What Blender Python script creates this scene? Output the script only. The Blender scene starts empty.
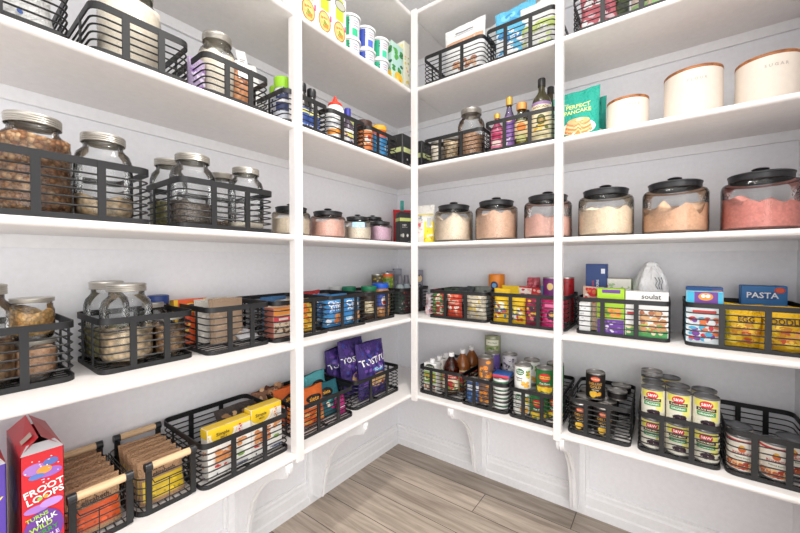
import bpy, bmesh, math, random
from mathutils import Vector, Matrix, noise
random.seed(7)
PI = math.pi
COL = bpy.context.scene.collection

# ------------------------------------------------------------------ materials
def lin(c):
    out = []
    for x in c[:3]:
        x = x / 255.0
        out.append(x / 12.92 if x <= 0.04045 else ((x + 0.055) / 1.055) ** 2.4)
    return (out[0], out[1], out[2], 1.0)

_mats = {}
def mat(rgb, rough=0.5, metal=0.0, spec=0.5):
    key = (tuple(rgb), rough, metal, spec)
    if key in _mats: return _mats[key]
    m = bpy.data.materials.new('paint_%d_%d_%d' % tuple(rgb[:3])); m.use_nodes = True
    nt = m.node_tree; b = nt.nodes['Principled BSDF']
    b.inputs['Roughness'].default_value = rough
    b.inputs['Metallic'].default_value = metal
    b.inputs['Specular IOR Level'].default_value = spec
    # slight procedural mottling so nothing is perfectly flat
    n = nt.nodes.new('ShaderNodeTexNoise'); n.inputs['Scale'].default_value = 60
    tc = nt.nodes.new('ShaderNodeTexCoord'); nt.links.new(tc.outputs['Object'], n.inputs['Vector'])
    mx = nt.nodes.new('ShaderNodeMix'); mx.data_type = 'RGBA'; mx.blend_type = 'MIX'
    c = lin(rgb)
    mx.inputs['A'].default_value = (c[0] * .93, c[1] * .93, c[2] * .93, 1)
    mx.inputs['B'].default_value = (min(1, c[0] * 1.05), min(1, c[1] * 1.05), min(1, c[2] * 1.05), 1)
    nt.links.new(n.outputs['Fac'], mx.inputs['Factor'])
    nt.links.new(mx.outputs['Result'], b.inputs['Base Color'])
    _mats[key] = m
    return m

def gran(name, ca, cb, cc, scale=90, bump=0.6, rough=0.7):
    """granular food: cells of three colours with raised bumps"""
    m = bpy.data.materials.new(name); m.use_nodes = True
    nt = m.node_tree; b = nt.nodes['Principled BSDF']; b.inputs['Roughness'].default_value = rough
    tc = nt.nodes.new('ShaderNodeTexCoord')
    v = nt.nodes.new('ShaderNodeTexVoronoi'); v.inputs['Scale'].default_value = scale
    nt.links.new(tc.outputs['Object'], v.inputs['Vector'])
    sep = nt.nodes.new('ShaderNodeSeparateColor'); nt.links.new(v.outputs['Color'], sep.inputs['Color'])
    r = nt.nodes.new('ShaderNodeValToRGB')
    r.color_ramp.elements[0].color = lin(ca); r.color_ramp.elements[1].color = lin(cc)
    e = r.color_ramp.elements.new(0.5); e.color = lin(cb)
    nt.links.new(sep.outputs['Red'], r.inputs['Fac'])
    mul = nt.nodes.new('ShaderNodeMix'); mul.data_type = 'RGBA'; mul.blend_type = 'MULTIPLY'
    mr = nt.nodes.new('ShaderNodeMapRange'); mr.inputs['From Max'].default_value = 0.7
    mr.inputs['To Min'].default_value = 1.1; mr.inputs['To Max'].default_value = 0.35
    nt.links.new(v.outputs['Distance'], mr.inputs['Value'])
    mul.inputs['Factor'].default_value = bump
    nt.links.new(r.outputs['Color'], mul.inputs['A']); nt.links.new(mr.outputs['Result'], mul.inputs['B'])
    nt.links.new(mul.outputs['Result'], b.inputs['Base Color'])
    bp = nt.nodes.new('ShaderNodeBump'); bp.invert = True; bp.inputs['Strength'].default_value = bump
    bp.inputs['Distance'].default_value = 0.006
    nt.links.new(v.outputs['Distance'], bp.inputs['Height']); nt.links.new(bp.outputs['Normal'], b.inputs['Normal'])
    return m

def glass_mat(name, tint=(252, 253, 253), edge=(246, 247, 247)):
    m = bpy.data.materials.new(name); m.use_nodes = True
    nt = m.node_tree; nt.nodes.clear()
    out = nt.nodes.new('ShaderNodeOutputMaterial')
    tr = nt.nodes.new('ShaderNodeBsdfTransparent'); gl = nt.nodes.new('ShaderNodeBsdfGlossy')
    gl.inputs['Roughness'].default_value = 0.08; gl.inputs['Color'].default_value = (1, 1, 1, 1)
    lw = nt.nodes.new('ShaderNodeLayerWeight'); lw.inputs['Blend'].default_value = 0.35
    cm = nt.nodes.new('ShaderNodeMix'); cm.data_type = 'RGBA'
    cm.inputs['A'].default_value = lin(tint); cm.inputs['B'].default_value = lin(edge)
    pw = nt.nodes.new('ShaderNodeMath'); pw.operation = 'POWER'; pw.inputs[1].default_value = 2.0
    nt.links.new(lw.outputs['Facing'], pw.inputs[0]); nt.links.new(pw.outputs[0], cm.inputs['Factor'])
    nt.links.new(cm.outputs['Result'], tr.inputs['Color'])
    mx = nt.nodes.new('ShaderNodeMixShader')
    nz = nt.nodes.new('ShaderNodeTexNoise'); nz.inputs['Scale'].default_value = 25
    bp = nt.nodes.new('ShaderNodeBump'); bp.inputs['Strength'].default_value = 0.12; bp.inputs['Distance'].default_value = 0.01
    nt.links.new(nz.outputs['Fac'], bp.inputs['Height']); nt.links.new(bp.outputs['Normal'], gl.inputs['Normal'])
    fr = nt.nodes.new('ShaderNodeFresnel'); fr.inputs['IOR'].default_value = 1.42
    ml = nt.nodes.new('ShaderNodeMath'); ml.operation = 'MULTIPLY'; ml.inputs[1].default_value = 1.0
    nt.links.new(fr.outputs[0], ml.inputs[0]); nt.links.new(ml.outputs[0], mx.inputs['Fac'])
    nt.links.new(tr.outputs[0], mx.inputs[1]); nt.links.new(gl.outputs[0], mx.inputs[2])
    nt.links.new(mx.outputs[0], out.inputs['Surface'])
    return m

def foil_mat(name, rgb, rough=0.3):
    m = bpy.data.materials.new(name); m.use_nodes = True
    nt = m.node_tree; b = nt.nodes['Principled BSDF']
    b.inputs['Base Color'].default_value = lin(rgb); b.inputs['Roughness'].default_value = rough
    n = nt.nodes.new('ShaderNodeTexNoise'); n.inputs['Scale'].default_value = 22; n.inputs['Detail'].default_value = 2
    bp = nt.nodes.new('ShaderNodeBump'); bp.inputs['Strength'].default_value = 0.5; bp.inputs['Distance'].default_value = 0.02
    nt.links.new(n.outputs['Fac'], bp.inputs['Height']); nt.links.new(bp.outputs['Normal'], b.inputs['Normal'])
    return m

def wood_mat(name, a, b_, scale=(3, 40, 40)):
    m = bpy.data.materials.new(name); m.use_nodes = True
    nt = m.node_tree; b = nt.nodes['Principled BSDF']; b.inputs['Roughness'].default_value = 0.5
    tc = nt.nodes.new('ShaderNodeTexCoord'); mp = nt.nodes.new('ShaderNodeMapping')
    mp.inputs['Scale'].default_value = scale
    n = nt.nodes.new('ShaderNodeTexNoise'); n.inputs['Scale'].default_value = 3; n.inputs['Detail'].default_value = 6
    r = nt.nodes.new('ShaderNodeValToRGB'); r.color_ramp.elements[0].color = lin(a); r.color_ramp.elements[1].color = lin(b_)
    r.color_ramp.elements[0].position = .35; r.color_ramp.elements[1].position = .65
    nt.links.new(tc.outputs['Object'], mp.inputs['Vector']); nt.links.new(mp.outputs[0], n.inputs['Vector'])
    nt.links.new(n.outputs['Fac'], r.inputs['Fac']); nt.links.new(r.outputs['Color'], b.inputs['Base Color'])
    return m

def floor_mat():
    m = bpy.data.materials.new('plank_floor'); m.use_nodes = True
    nt = m.node_tree; b = nt.nodes['Principled BSDF']; b.inputs['Roughness'].default_value = 0.45
    tc = nt.nodes.new('ShaderNodeTexCoord')
    br = nt.nodes.new('ShaderNodeTexBrick')
    br.inputs['Scale'].default_value = 1.0; br.inputs['Brick Width'].default_value = 1.05; br.inputs['Row Height'].default_value = 0.155
    br.inputs['Mortar Size'].default_value = 0.0018; br.inputs['Mortar Smooth'].default_value = 0.2; br.offset = 0.37; br.offset_frequency = 2
    br.inputs['Color1'].default_value = (0, 0, 0, 1); br.inputs['Color2'].default_value = (1, 1, 1, 1); br.inputs['Mortar'].default_value = (.5, .5, .5, 1)
    nt.links.new(tc.outputs['Object'], br.inputs['Vector'])
    mp = nt.nodes.new('ShaderNodeMapping'); mp.inputs['Scale'].default_value = (1.3, 16, 1)
    nt.links.new(tc.outputs['Object'], mp.inputs['Vector'])
    # shift the grain per plank
    add = nt.nodes.new('ShaderNodeVectorMath'); add.operation = 'MULTIPLY_ADD'
    nt.links.new(br.outputs['Color'], add.inputs[0]); add.inputs[1].default_value = (7, 3, 0)
    nt.links.new(mp.outputs[0], add.inputs[2])
    n = nt.nodes.new('ShaderNodeTexNoise'); n.inputs['Scale'].default_value = 2.2; n.inputs['Detail'].default_value = 8; n.inputs['Roughness'].default_value = .62
    n.inputs['Distortion'].default_value = .6
    nt.links.new(add.outputs[0], n.inputs['Vector'])
    r = nt.nodes.new('ShaderNodeValToRGB')
    r.color_ramp.elements[0].position = .3; r.color_ramp.elements[0].color = lin((140, 126, 113))
    r.color_ramp.elements[1].position = .72; r.color_ramp.elements[1].color = lin((212, 197, 181))
    nt.links.new(n.outputs['Fac'], r.inputs['Fac'])
    hs = nt.nodes.new('ShaderNodeMix'); hs.data_type = 'RGBA'; hs.blend_type = 'MULTIPLY'; hs.inputs['Factor'].default_value = 1
    tone = nt.nodes.new('ShaderNodeMapRange'); tone.inputs['To Min'].default_value = .72; tone.inputs['To Max'].default_value = 1.05
    nt.links.new(br.outputs['Color'], tone.inputs['Value'])
    nt.links.new(r.outputs['Color'], hs.inputs['A']); nt.links.new(tone.outputs[0], hs.inputs['B'])
    # dark knots
    kn = nt.nodes.new('ShaderNodeTexVoronoi'); kn.inputs['Scale'].default_value = 2.3
    mk = nt.nodes.new('ShaderNodeMapping'); mk.inputs['Scale'].default_value = (1, 2.2, 1)
    nt.links.new(tc.outputs['Object'], mk.inputs['Vector']); nt.links.new(mk.outputs[0], kn.inputs['Vector'])
    kr = nt.nodes.new('ShaderNodeMapRange'); kr.inputs['From Min'].default_value = .02; kr.inputs['From Max'].default_value = .09
    kr.inputs['To Min'].default_value = .35; kr.inputs['To Max'].default_value = 1
    nt.links.new(kn.outputs['Distance'], kr.inputs['Value'])
    h2 = nt.nodes.new('ShaderNodeMix'); h2.data_type = 'RGBA'; h2.blend_type = 'MULTIPLY'; h2.inputs['Factor'].default_value = 1
    nt.links.new(hs.outputs['Result'], h2.inputs['A']); nt.links.new(kr.outputs[0], h2.inputs['B'])
    sm = nt.nodes.new('ShaderNodeMix'); sm.data_type = 'RGBA'; sm.inputs['B'].default_value = lin((70, 58, 50))
    nt.links.new(br.outputs['Fac'], sm.inputs['Factor']); nt.links.new(h2.outputs['Result'], sm.inputs['A'])
    nt.links.new(sm.outputs['Result'], b.inputs['Base Color'])
    bp = nt.nodes.new('ShaderNodeBump'); bp.inputs['Strength'].default_value = .15; bp.inputs['Distance'].default_value = .003
    nt.links.new(n.outputs['Fac'], bp.inputs['Height']); nt.links.new(bp.outputs['Normal'], b.inputs['Normal'])
    return m

WALL = mat((234, 234, 238), .6)
SHELF = mat((234, 230, 228), .36)
TRIM = mat((236, 236, 238), .4)
BLACK = mat((25, 25, 27), .5)
CAP_BLACK = mat((34, 35, 38), .35)
METAL = mat((175, 172, 168), .32, .85)
LIDM = mat((190, 186, 178), .35, .8)
GLASS = glass_mat('clear_glass')
GLASSG = glass_mat('olive_glass', (150, 150, 110), (60, 60, 40))
DOWEL = wood_mat('dowel_wood', (205, 170, 128), (226, 196, 156))
RIMWOOD = wood_mat('lid_wood', (120, 72, 40), (176, 112, 62))

# ------------------------------------------------------------------ mesh builder
class MB:
    def __init__(s): s.v = []; s.f = []; s.mats = []
    def mi(s, m):
        if m not in s.mats: s.mats.append(m)
        return s.mats.index(m)
    def add(s, vs, fs, m):
        o = len(s.v); k = s.mi(m)
        s.v.extend([tuple(p) for p in vs]); s.f.extend([(tuple(i + o for i in f), k) for f in fs])
    def box(s, x0, x1, y0, y1, z0, z1, m):
        vs = [(x, y, z) for z in (z0, z1) for y in (y0, y1) for x in (x0, x1)]
        s.add(vs, [(0, 2, 3, 1), (4, 5, 7, 6), (0, 1, 5, 4), (2, 6, 7, 3), (0, 4, 6, 2), (1, 3, 7, 5)], m)
    def bbox(s, x0, x1, y0, y1, z0, z1, m, bev=.002, seg=2):
        bm = bmesh.new(); bmesh.ops.create_cube(bm, size=1)
        for v in bm.verts: v.co = Vector(((x0 + x1) / 2 + v.co.x * (x1 - x0), (y0 + y1) / 2 + v.co.y * (y1 - y0), (z0 + z1) / 2 + v.co.z * (z1 - z0)))
        bmesh.ops.bevel(bm, geom=bm.edges[:], offset=bev, segments=seg, affect='EDGES', profile=.5)
        bm.verts.index_update()
        s.add([v.co for v in bm.verts], [[v.index for v in f.verts] for f in bm.faces], m); bm.free()
    def lathe(s, prof, m, seg=32, cx=0, cy=0, cap0=False, cap1=False):
        vs = []; n = len(prof)
        for r, z in prof:
            for k in range(seg):
                a = 2 * PI * k / seg; vs.append((cx + r * math.cos(a), cy + r * math.sin(a), z))
        fs = [(i * seg + k, i * seg + (k + 1) % seg, (i + 1) * seg + (k + 1) % seg, (i + 1) * seg + k) for i in range(n - 1) for k in range(seg)]
        if cap0: fs.append(tuple(reversed(range(seg))))
        if cap1: fs.append(tuple(range((n - 1) * seg, n * seg)))
        s.add(vs, fs, m)
    def tube(s, path, r, m, closed=False, seg=6):
        P = [Vector(p) for p in path]; n = len(P); vs = []; fs = []
        up0 = None
        for i in range(n):
            if closed: t = P[(i + 1) % n] - P[i - 1]
            else: t = P[min(i + 1, n - 1)] - P[max(i - 1, 0)]
            t.normalize()
            ref = Vector((0, 0, 1)) if abs(t.z) < .9 else Vector((1, 0, 0))
            a = t.cross(ref).normalized(); b = a.cross(t)
            for k in range(seg):
                q = 2 * PI * k / seg; vs.append(P[i] + (a * math.cos(q) + b * math.sin(q)) * r)
        for i in range(n if closed else n - 1):
            j = (i + 1) % n
            for k in range(seg):
                fs.append((i * seg + k, i * seg + (k + 1) % seg, j * seg + (k + 1) % seg, j * seg + k))
        if not closed:
            fs.append(tuple(range(seg))); fs.append(tuple(reversed(range((n - 1) * seg, n * seg))))
        s.add(vs, fs, m)
    def band(s, path, z0, z1, th, m):
        """closed vertical flat strip following a plan path"""
        P = [Vector((p[0], p[1])) for p in path]; n = len(P); vs = []; fs = []
        for i in range(n):
            t = (P[(i + 1) % n] - P[i - 1]).normalized(); nn = Vector((t.y, -t.x)) * th / 2
            for q, z in ((nn, z0), (nn, z1), (-nn, z1), (-nn, z0)): vs.append((P[i].x + q.x, P[i].y + q.y, z))
        for i in range(n):
            j = (i + 1) % n
            for k in range(4): fs.append((i * 4 + k, j * 4 + k, j * 4 + (k + 1) % 4, i * 4 + (k + 1) % 4))
        s.add(vs, fs, m)
    def prism(s, poly, x0, x1, m):
        """poly of (y,z) extruded in x"""
        n = len(poly)
        vs = [(x0, y, z) for y, z in poly] + [(x1, y, z) for y, z in poly]
        fs = [tuple(range(n)), tuple(reversed(range(n, 2 * n)))] + [(i, i + n, (i + 1) % n + n, (i + 1) % n) for i in range(n)]
        s.add(vs, fs, m)
    def build(s, name, parent=None, smooth=True, ang=.6):
        me = bpy.data.meshes.new(name)
        me.from_pydata(s.v, [], [f for f, k in s.f])
        for m in s.mats: me.materials.append(m)
        me.polygons.foreach_set('material_index', [k for f, k in s.f])
        bm = bmesh.new(); bm.from_mesh(me); bmesh.ops.recalc_face_normals(bm, faces=bm.faces[:]); bm.to_mesh(me); bm.free()
        if smooth:
            me.polygons.foreach_set('use_smooth', [True] * len(me.polygons))
            me.set_sharp_from_angle(angle=ang)
        me.update()
        o = bpy.data.objects.new(name, me); COL.objects.link(o)
        if parent: o.parent = parent
        return o

# ------------------------------------------------------------------ lettering and package art
_txt = {}
def text_geo(t, bold=True):
    if t in _txt: return _txt[t]
    cu = bpy.data.curves.new('lettering', 'FONT'); cu.body = t; cu.size = 1; cu.align_x = 'CENTER'; cu.align_y = 'CENTER'
    cu.resolution_u = 2
    if bold: cu.offset = .02
    ob = bpy.data.objects.new('lettering', cu); COL.objects.link(ob)
    dg = bpy.context.evaluated_depsgraph_get(); me = ob.evaluated_get(dg).to_mesh()
    g = ([(v.co.x, v.co.y) for v in me.vertices], [tuple(p.vertices) for p in me.polygons])
    ob.evaluated_get(dg).to_mesh_clear(); bpy.data.objects.remove(ob); bpy.data.curves.remove(cu)
    _txt[t] = g
    return g

def art(mb, surf, items, step=.007, flat=False, off0=.0005, rough=.45):
    """lay printed shapes on a surface: surf(s,t)->(pos, normal)"""
    for li, it in enumerate(items):
        off = off0 + .00018 * li
        def P(a, b):
            p, n = surf(a, b); return Vector(p) + Vector(n) * off
        k = it[0]
        if k == 'r':
            _, s0, t0, s1, t1, c = it[:6]
            nx = 1 if flat else max(1, int(abs(s1 - s0) / step)); nz = 1 if flat else max(1, int(abs(t1 - t0) / (step * 2)))
            vs = [P(s0 + (s1 - s0) * i / nx, t0 + (t1 - t0) * j / nz) for j in range(nz + 1) for i in range(nx + 1)]
            fs = [(j * (nx + 1) + i, j * (nx + 1) + i + 1, (j + 1) * (nx + 1) + i + 1, (j + 1) * (nx + 1) + i) for j in range(nz) for i in range(nx)]
            mb.add(vs, fs, mat(c, rough))
        elif k == 'e':
            _, cs, ct, rs, rt, c = it[:6]
            N = 18; rings = 1 if flat else max(1, int(max(rs, rt) / step))
            vs = [P(cs, ct)]; fs = []
            for q in range(1, rings + 1):
                for i in range(N):
                    a = 2 * PI * i / N; vs.append(P(cs + rs * q / rings * math.cos(a), ct + rt * q / rings * math.sin(a)))
            for i in range(N): fs.append((0, 1 + i, 1 + (i + 1) % N))
            for q in range(rings - 1):
                for i in range(N):
                    a = 1 + q * N + i; b = 1 + q * N + (i + 1) % N; fs.append((a, a + N, b + N, b))
            mb.add(vs, fs, mat(c, rough))
        elif k == 't':
            _, t, cs, ct, size, c = it[:6]; rot = it[6] if len(it) > 6 else 0
            g = text_geo(t); cr, sr = math.cos(rot), math.sin(rot)
            vs = [P(cs + size * (x * cr - y * sr), ct + size * (x * sr + y * cr)) for x, y in g[0]]
            mb.add(vs, g[1], mat(c, rough))
        elif k == 'k':   # scattered blobs
            _, s0, t0, s1, t1, cols, n, sz = it[:8]
            rr = random.Random(hash((round(s0 * 1e4), n)) & 0xffff)
            for q in range(n):
                a = rr.uniform(s0, s1); b = rr.uniform(t0, t1); c = cols[q % len(cols)]
                rs = sz * rr.uniform(.6, 1.2); rt = sz * rr.uniform(.5, 1.1); ph = rr.uniform(0, 3)
                a = min(max(a, s0 + rs), s1 - rs) if s1 - s0 > 2.4 * sz else a
                b = min(max(b, t0 + rt), t1 - rt) if t1 - t0 > 2.4 * sz else b
                vs = [P(a, b)] + [P(a + rs * math.cos(w + ph) * (1 + .2 * rr.random()), b + rt * math.sin(w + ph)) for w in [2 * PI * i / 8 for i in range(8)]]
                mb.add([v + Vector(surf(a, b)[1]) * (.00002 * q) for v in vs], [(0, 1 + i, 1 + (i + 1) % 8) for i in range(8)], mat(c, rough))

# ------------------------------------------------------------------ scene bookkeeping
def tag(o, label, cat, group=None, kind=None):
    if label: o['label'] = label
    if cat: o['category'] = cat
    if group: o['group'] = group
    if kind: o['kind'] = kind
    return o
def empty(name):
    o = bpy.data.objects.new(name, None); o.empty_display_size = .05; COL.objects.link(o); return o
def dup(o, parent=None):
    c = o.copy(); COL.objects.link(c)
    if parent: c.parent = parent
    for ch in [x for x in o.children]: dup(ch, c)
    return c
TZ = [0.4915, 0.8744, 1.2500, 1.6301, 2.0115, 2.3905]     # top surface of each shelf
DEP = .354
def put(o, side, u, v, shelf, rot=0, lean=0, dz=0.0, roll=0):
    """stand a thing on a shelf: u metres along the wall from the corner, v metres out from the wall"""
    z = TZ[shelf] + dz
    if side == 'R': o.location = (u, -v, z); o.rotation_euler = (lean, roll, rot)
    else: o.location = (v, -u, z); o.rotation_euler = (lean, roll, PI / 2 + rot)
    return o
# ------------------------------------------------------------------ kinds of thing
def rrect(w, d, r=.024, n=5):
    pts = []
    for cx, cy, a0 in ((w / 2 - r, d / 2 - r, 0), (-w / 2 + r, d / 2 - r, PI / 2), (-w / 2 + r, -d / 2 + r, PI), (w / 2 - r, -d / 2 + r, 1.5 * PI)):
        for i in range(n + 1):
            a = a0 + PI / 2 * i / n; pts.append((cx + r * math.cos(a), cy + r * math.sin(a)))
    return pts

def basket(side, shelf, u0, u1, v0, v1, h, label, nw=5, rot=0, group='black wire baskets on the shelves'):
    v1 += .007; w = abs(u1 - u0) + .002; d = v1 - v0; h += .003
    root = empty('wire_basket'); tag(root, label, 'basket', group)
    b = MB(); b.band(rrect(w, d), h - .0165, h, .003, BLACK); b.build('rim', root)
    b = MB(); b.band(rrect(w, d), 0.0005, .013, .003, BLACK)
    for i in range(9):
        y = -d / 2 + d * (i + 1) / 10; b.box(-w / 2 + .001, w / 2 - .001, y - .0015, y + .0015, .002, .005, BLACK)
    b.box(-.006, .006, -d / 2, d / 2, .0035, .0062, BLACK)
    b.build('base', root, smooth=False)
    b = MB()
    if h < .128: nw = 4
    for i in range(nw):
        z = .013 + (h - .028) * (i + 1) / (nw + 1)
        b.tube([(x, y, z) for x, y in rrect(w - .003, d - .003)], .0022, BLACK, closed=True, seg=5)
    b.build('wire_rails', root)
    for sx in (-.19, .17):
        for sy in (-1, 1):
            b = MB(); b.box(w * sx - .0075, w * sx + .0075, sy * d / 2 - .0024, sy * d / 2 + .0024, .006, h - .004, BLACK); b.build('upright', root, smooth=False)
    for sx in (-1, 1):
        for sy in (-.2, .2):
            b = MB(); b.box(sx * w / 2 - .002, sx * w / 2 + .002, d * sy - .004, d * sy + .004, .006, h - .004, BLACK); b.build('upright', root, smooth=False)
    put(root, side, (u0 + u1) / 2, (v0 + v1) / 2, shelf, rot)
    return root

def handled_basket(side, shelf, u0, u1, v0, v1, h, hh, label):
    w = abs(u1 - u0); d = v1 - v0
    root = empty('wire_basket'); tag(root, label, 'basket', 'narrow wire baskets with wooden handles')
    b = MB()
    path = []
    for x, y in rrect(w, d, .028): path.append((x, y, h))
    # the top wire dips under each handle
    b.tube(path, .0018, BLACK, closed=True, seg=6); b.build('rim', root)
    b = MB()
    for sy in (-1, 1):
        b.tube([(-w * .3, sy * d / 2, h), (-w * .24, sy * d / 2, h - .018), (w * .24, sy * d / 2, h - .018), (w * .3, sy * d / 2, h)], .0016, BLACK)
    for i in range(5):
        z = .008 + (h - .016) * i / 5
        b.tube([(x, y, z) for x, y in rrect(w - .002, d - .002, .028)], .0014, BLACK, closed=True, seg=5)
    for i in range(10):
        y = -d / 2 + d * (i + .5) / 10
        for sx in (-1, 1): b.tube([(sx * w / 2, y, 0.004), (sx * w / 2, y, h)], .0011, BLACK, seg=5)
    for sy in (-1, 1): b.tube([(0, sy * d / 2, .004), (0, sy * d / 2, h - .018)], .0011, BLACK, seg=5)
    b.build('wire_grid', root)
    b = MB(); b.band(rrect(w, d, .028), .0005, .013, .003, BLACK)
    for i in range(7):
        x = -w / 2 + w * (i + 1) / 8; b.box(x - .001, x + .001, -d / 2, d / 2, .002, .004, BLACK)
    b.build('base', root, smooth=False)
    for sy in (-1, 1):
        for sx in (-1, 1):
            b = MB(); b.box(sx * (w / 2 - (.024 if sx < 0 else .012)) - .007, sx * (w / 2 - (.024 if sx < 0 else .012)) + .007, sy * d / 2 - .0025, sy * d / 2 + .0025, .004, hh + .004, BLACK); b.build('upright', root, smooth=False)
        b = MB()
        n = 16; L0, L = -w / 2 + .031, w / 2 - .021
        vs = []
        for x in (L0, L):
            for k in range(n):
                a = 2 * PI * k / n; vs.append((x, sy * d / 2 + .0098 * math.cos(a), hh + .0098 * math.sin(a)))
        b.add(vs, [(k, (k + 1) % n, n + (k + 1) % n, n + k) for k in range(n)], DOWEL)
        hd = b.build('handle', root)
        for sx in (-1, 1):
            c = MB(); x0, x1 = (L, L + .016) if sx > 0 else (L0 - .016, L0)
            vs = []
            for x in (x0, x1):
                for k in range(n):
                    a = 2 * PI * k / n; vs.append((x, sy * d / 2 + .0112 * math.cos(a), hh + .0112 * math.sin(a)))
            c.add(vs, [(k, (k + 1) % n, n + (k + 1) % n, n + k) for k in range(n)] + [tuple(range(n)), tuple(range(n, 2 * n))], CAP_BLACK)
            c.build('end_cap', hd)
    put(root, side, (u0 + u1) / 2, (v0 + v1) / 2, shelf)
    return root

def lumpy(name, r, h, m, amp=.012, seg=40, seed=0, squeeze=.9, tilt=0.0):
    """a fill of flour / nuts inside a round vessel, heaped unevenly on top"""
    b = MB(); rings = 7; vs = []; fs = []
    prof = [(r * squeeze * .6, .003), (r * squeeze, .008), (r, .02), (r, h * .5)]
    def top(x, y):
        return h + amp * noise.noise(Vector((x * 22 + seed, y * 22, seed * 1.7))) * 2 + amp * .5 * noise.noise(Vector((x * 60 + seed, y * 60, 3))) + tilt * x
    n0 = len(prof)
    for pr, z in prof:
        for k in range(seg):
            a = 2 * PI * k / seg; vs.append((pr * math.cos(a), pr * math.sin(a), z))
    for q in range(rings):
        rr = r * (1 - q / rings)
        for k in range(seg):
            a = 2 * PI * k / seg; x, y = rr * math.cos(a), rr * math.sin(a); vs.append((x, y, top(x, y)))
    vs.append((0, 0, top(0, 0)))
    n = n0 + rings
    for i in range(n - 1):
        for k in range(seg): fs.append((i * seg + k, i * seg + (k + 1) % seg, (i + 1) * seg + (k + 1) % seg, (i + 1) * seg + k))
    for k in range(seg): fs.append(((n - 1) * seg + k, (n - 1) * seg + (k + 1) % seg, n * seg))
    fs.append(tuple(reversed(range(seg))))
    b.add(vs, fs, m)
    return b.build(name, ang=1.2)

def mason_jar(name='mason_jar', r=.056, H=.235, nk=.69):
    root = empty(name)
    k = H / .235; q = r / .056; nr = r * nk
    out = [(.0, .001), (r * .82, .001), (r * .93, .006), (r, .02), (r * 1.0, .15 * k), (r * .985, .165 * k), (r * .9, .183 * k), (nr + .001, .196 * k), (nr - .001, .2 * k), (nr - .001, .228 * k)]
    b = MB(); b.lathe(out, GLASS, 36)
    # moulded ribs on two flat panels and a thick foot
    b.lathe([(r * .8, .003), (r * .9, .006), (r * .8, .01), (0.001, .012)], GLASS, 36)
    g = b.build('glass_body', root)
    b = MB(); lr = nr + .003
    prof = [(lr, .211 * k)]
    for i in range(3):
        z = (.213 + .005 * i) * k; prof += [(lr + .0012, z), (lr, z + .003 * k)]
    prof += [(lr + .0012, .229 * k), (lr + .0005, .233 * k), (lr - .004, .2345 * k), (lr - .007, .2335 * k), (0.0005, .2338 * k)]
    b.lathe(prof, LIDM, 36); b.build('lid', root, ang=.5)
    return root

def canister(r=.097, H=.145):
    """round glass canister with a black lid and knob"""
    root = empty('glass_canister')
    b = MB(); b.lathe([(0, .001), (r * .94, .001), (r * .985, .006), (r, .016), (r, H * .86), (r * .985, H * .915), (r * .94, H * .96), (r * .82, H * .99), (r * .79, H * 1.01)], GLASS, 48)
    b.lathe([(0, .006), (r * .95, .006), (r * .97, .012)], GLASS, 48)
    b.build('glass_body', root)
    b = MB(); k = r / .097; l = r * .80; z = H * 1.0
    b.lathe([(l * .97, z), (l, z + .001), (l * 1.01, z + .016 * k), (l * 1.035, z + .017 * k), (l * 1.035, z + .021 * k), (l * .98, z + .0235 * k), (l * .7, z + .027 * k), (l * .3, z + .029 * k), (.001, z + .029 * k)], CAP_BLACK, 48)
    lid = b.build('lid', root, ang=.5)
    b = MB(); b.lathe([(.009 * k, z + .028 * k), (.008 * k, z + .034 * k), (.02 * k, z + .037 * k), (.022 * k, z + .040 * k), (.016 * k, z + .043 * k), (.001, z + .044 * k)], CAP_BLACK, 24)
    b.build('knob', lid)
    return root

def can(r=.0355, H=.107, base=(240, 238, 230), items=(), cen=METAL, name='food_can', rot_art=0.0):
    root = empty(name)
    b = MB()
    pr = [(r * .9, .002), (r * .97, 0.0008), (r, .002), (r, .005), (r * .97, .006)]
    pr += [(r * .97, H - .006), (r, H - .005), (r, H - .001), (r * .97, H), (r * .93, H - .001), (r * .92, H - .004), (r * .6, H - .004), (r * .58, H - .003), (.001, H - .003)]
    b.lathe(pr, cen, 32, cap0=True); b.build('body', root, ang=.5)
    b = MB(); R = r * .985
    b.lathe([(R, .0065), (R, H - .0065)], mat(base, .4), 32)
    def surf(s, t):
        a = s / R + rot_art; return (R * math.sin(a), -R * math.cos(a), t), (math.sin(a), -math.cos(a), 0)
    art(b, surf, items, step=.006)
    b.build('paper_label', root)
    return root

def carton(w, d, h, base, front=(), left=(), right=(), top=(), name='carton_box', topcol=None, sidecol=None, rough=.45):
    b = MB(); b.bbox(-w / 2, w / 2, -d / 2, d / 2, 0, h, mat(base, rough), .0012, 1)
    A = dict(flat=True)
    tm = list(top)
    if topcol: tm = [('r', -w / 2 + .001, .001, w / 2 - .001, d - .001, topcol)] + tm
    art(b, lambda s, t: ((s, -d / 2, t), (0, -1, 0)), front, **A)
    lf = list(left); rt = list(right)
    if sidecol:
        lf = [('r', -d / 2 + .001, .001, d / 2 - .001, h - .001, sidecol)] + lf; rt = [('r', -d / 2 + .001, .001, d / 2 - .001, h - .001, sidecol)] + rt
    art(b, lambda s, t: ((-w / 2, -s, t), (-1, 0, 0)), lf, **A)
    art(b, lambda s, t: ((w / 2, s, t), (1, 0, 0)), rt, **A)
    art(b, lambda s, t: ((s, t - d / 2, h), (0, 0, 1)), tm, **A)
    return b.build(name, ang=.5)

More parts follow.
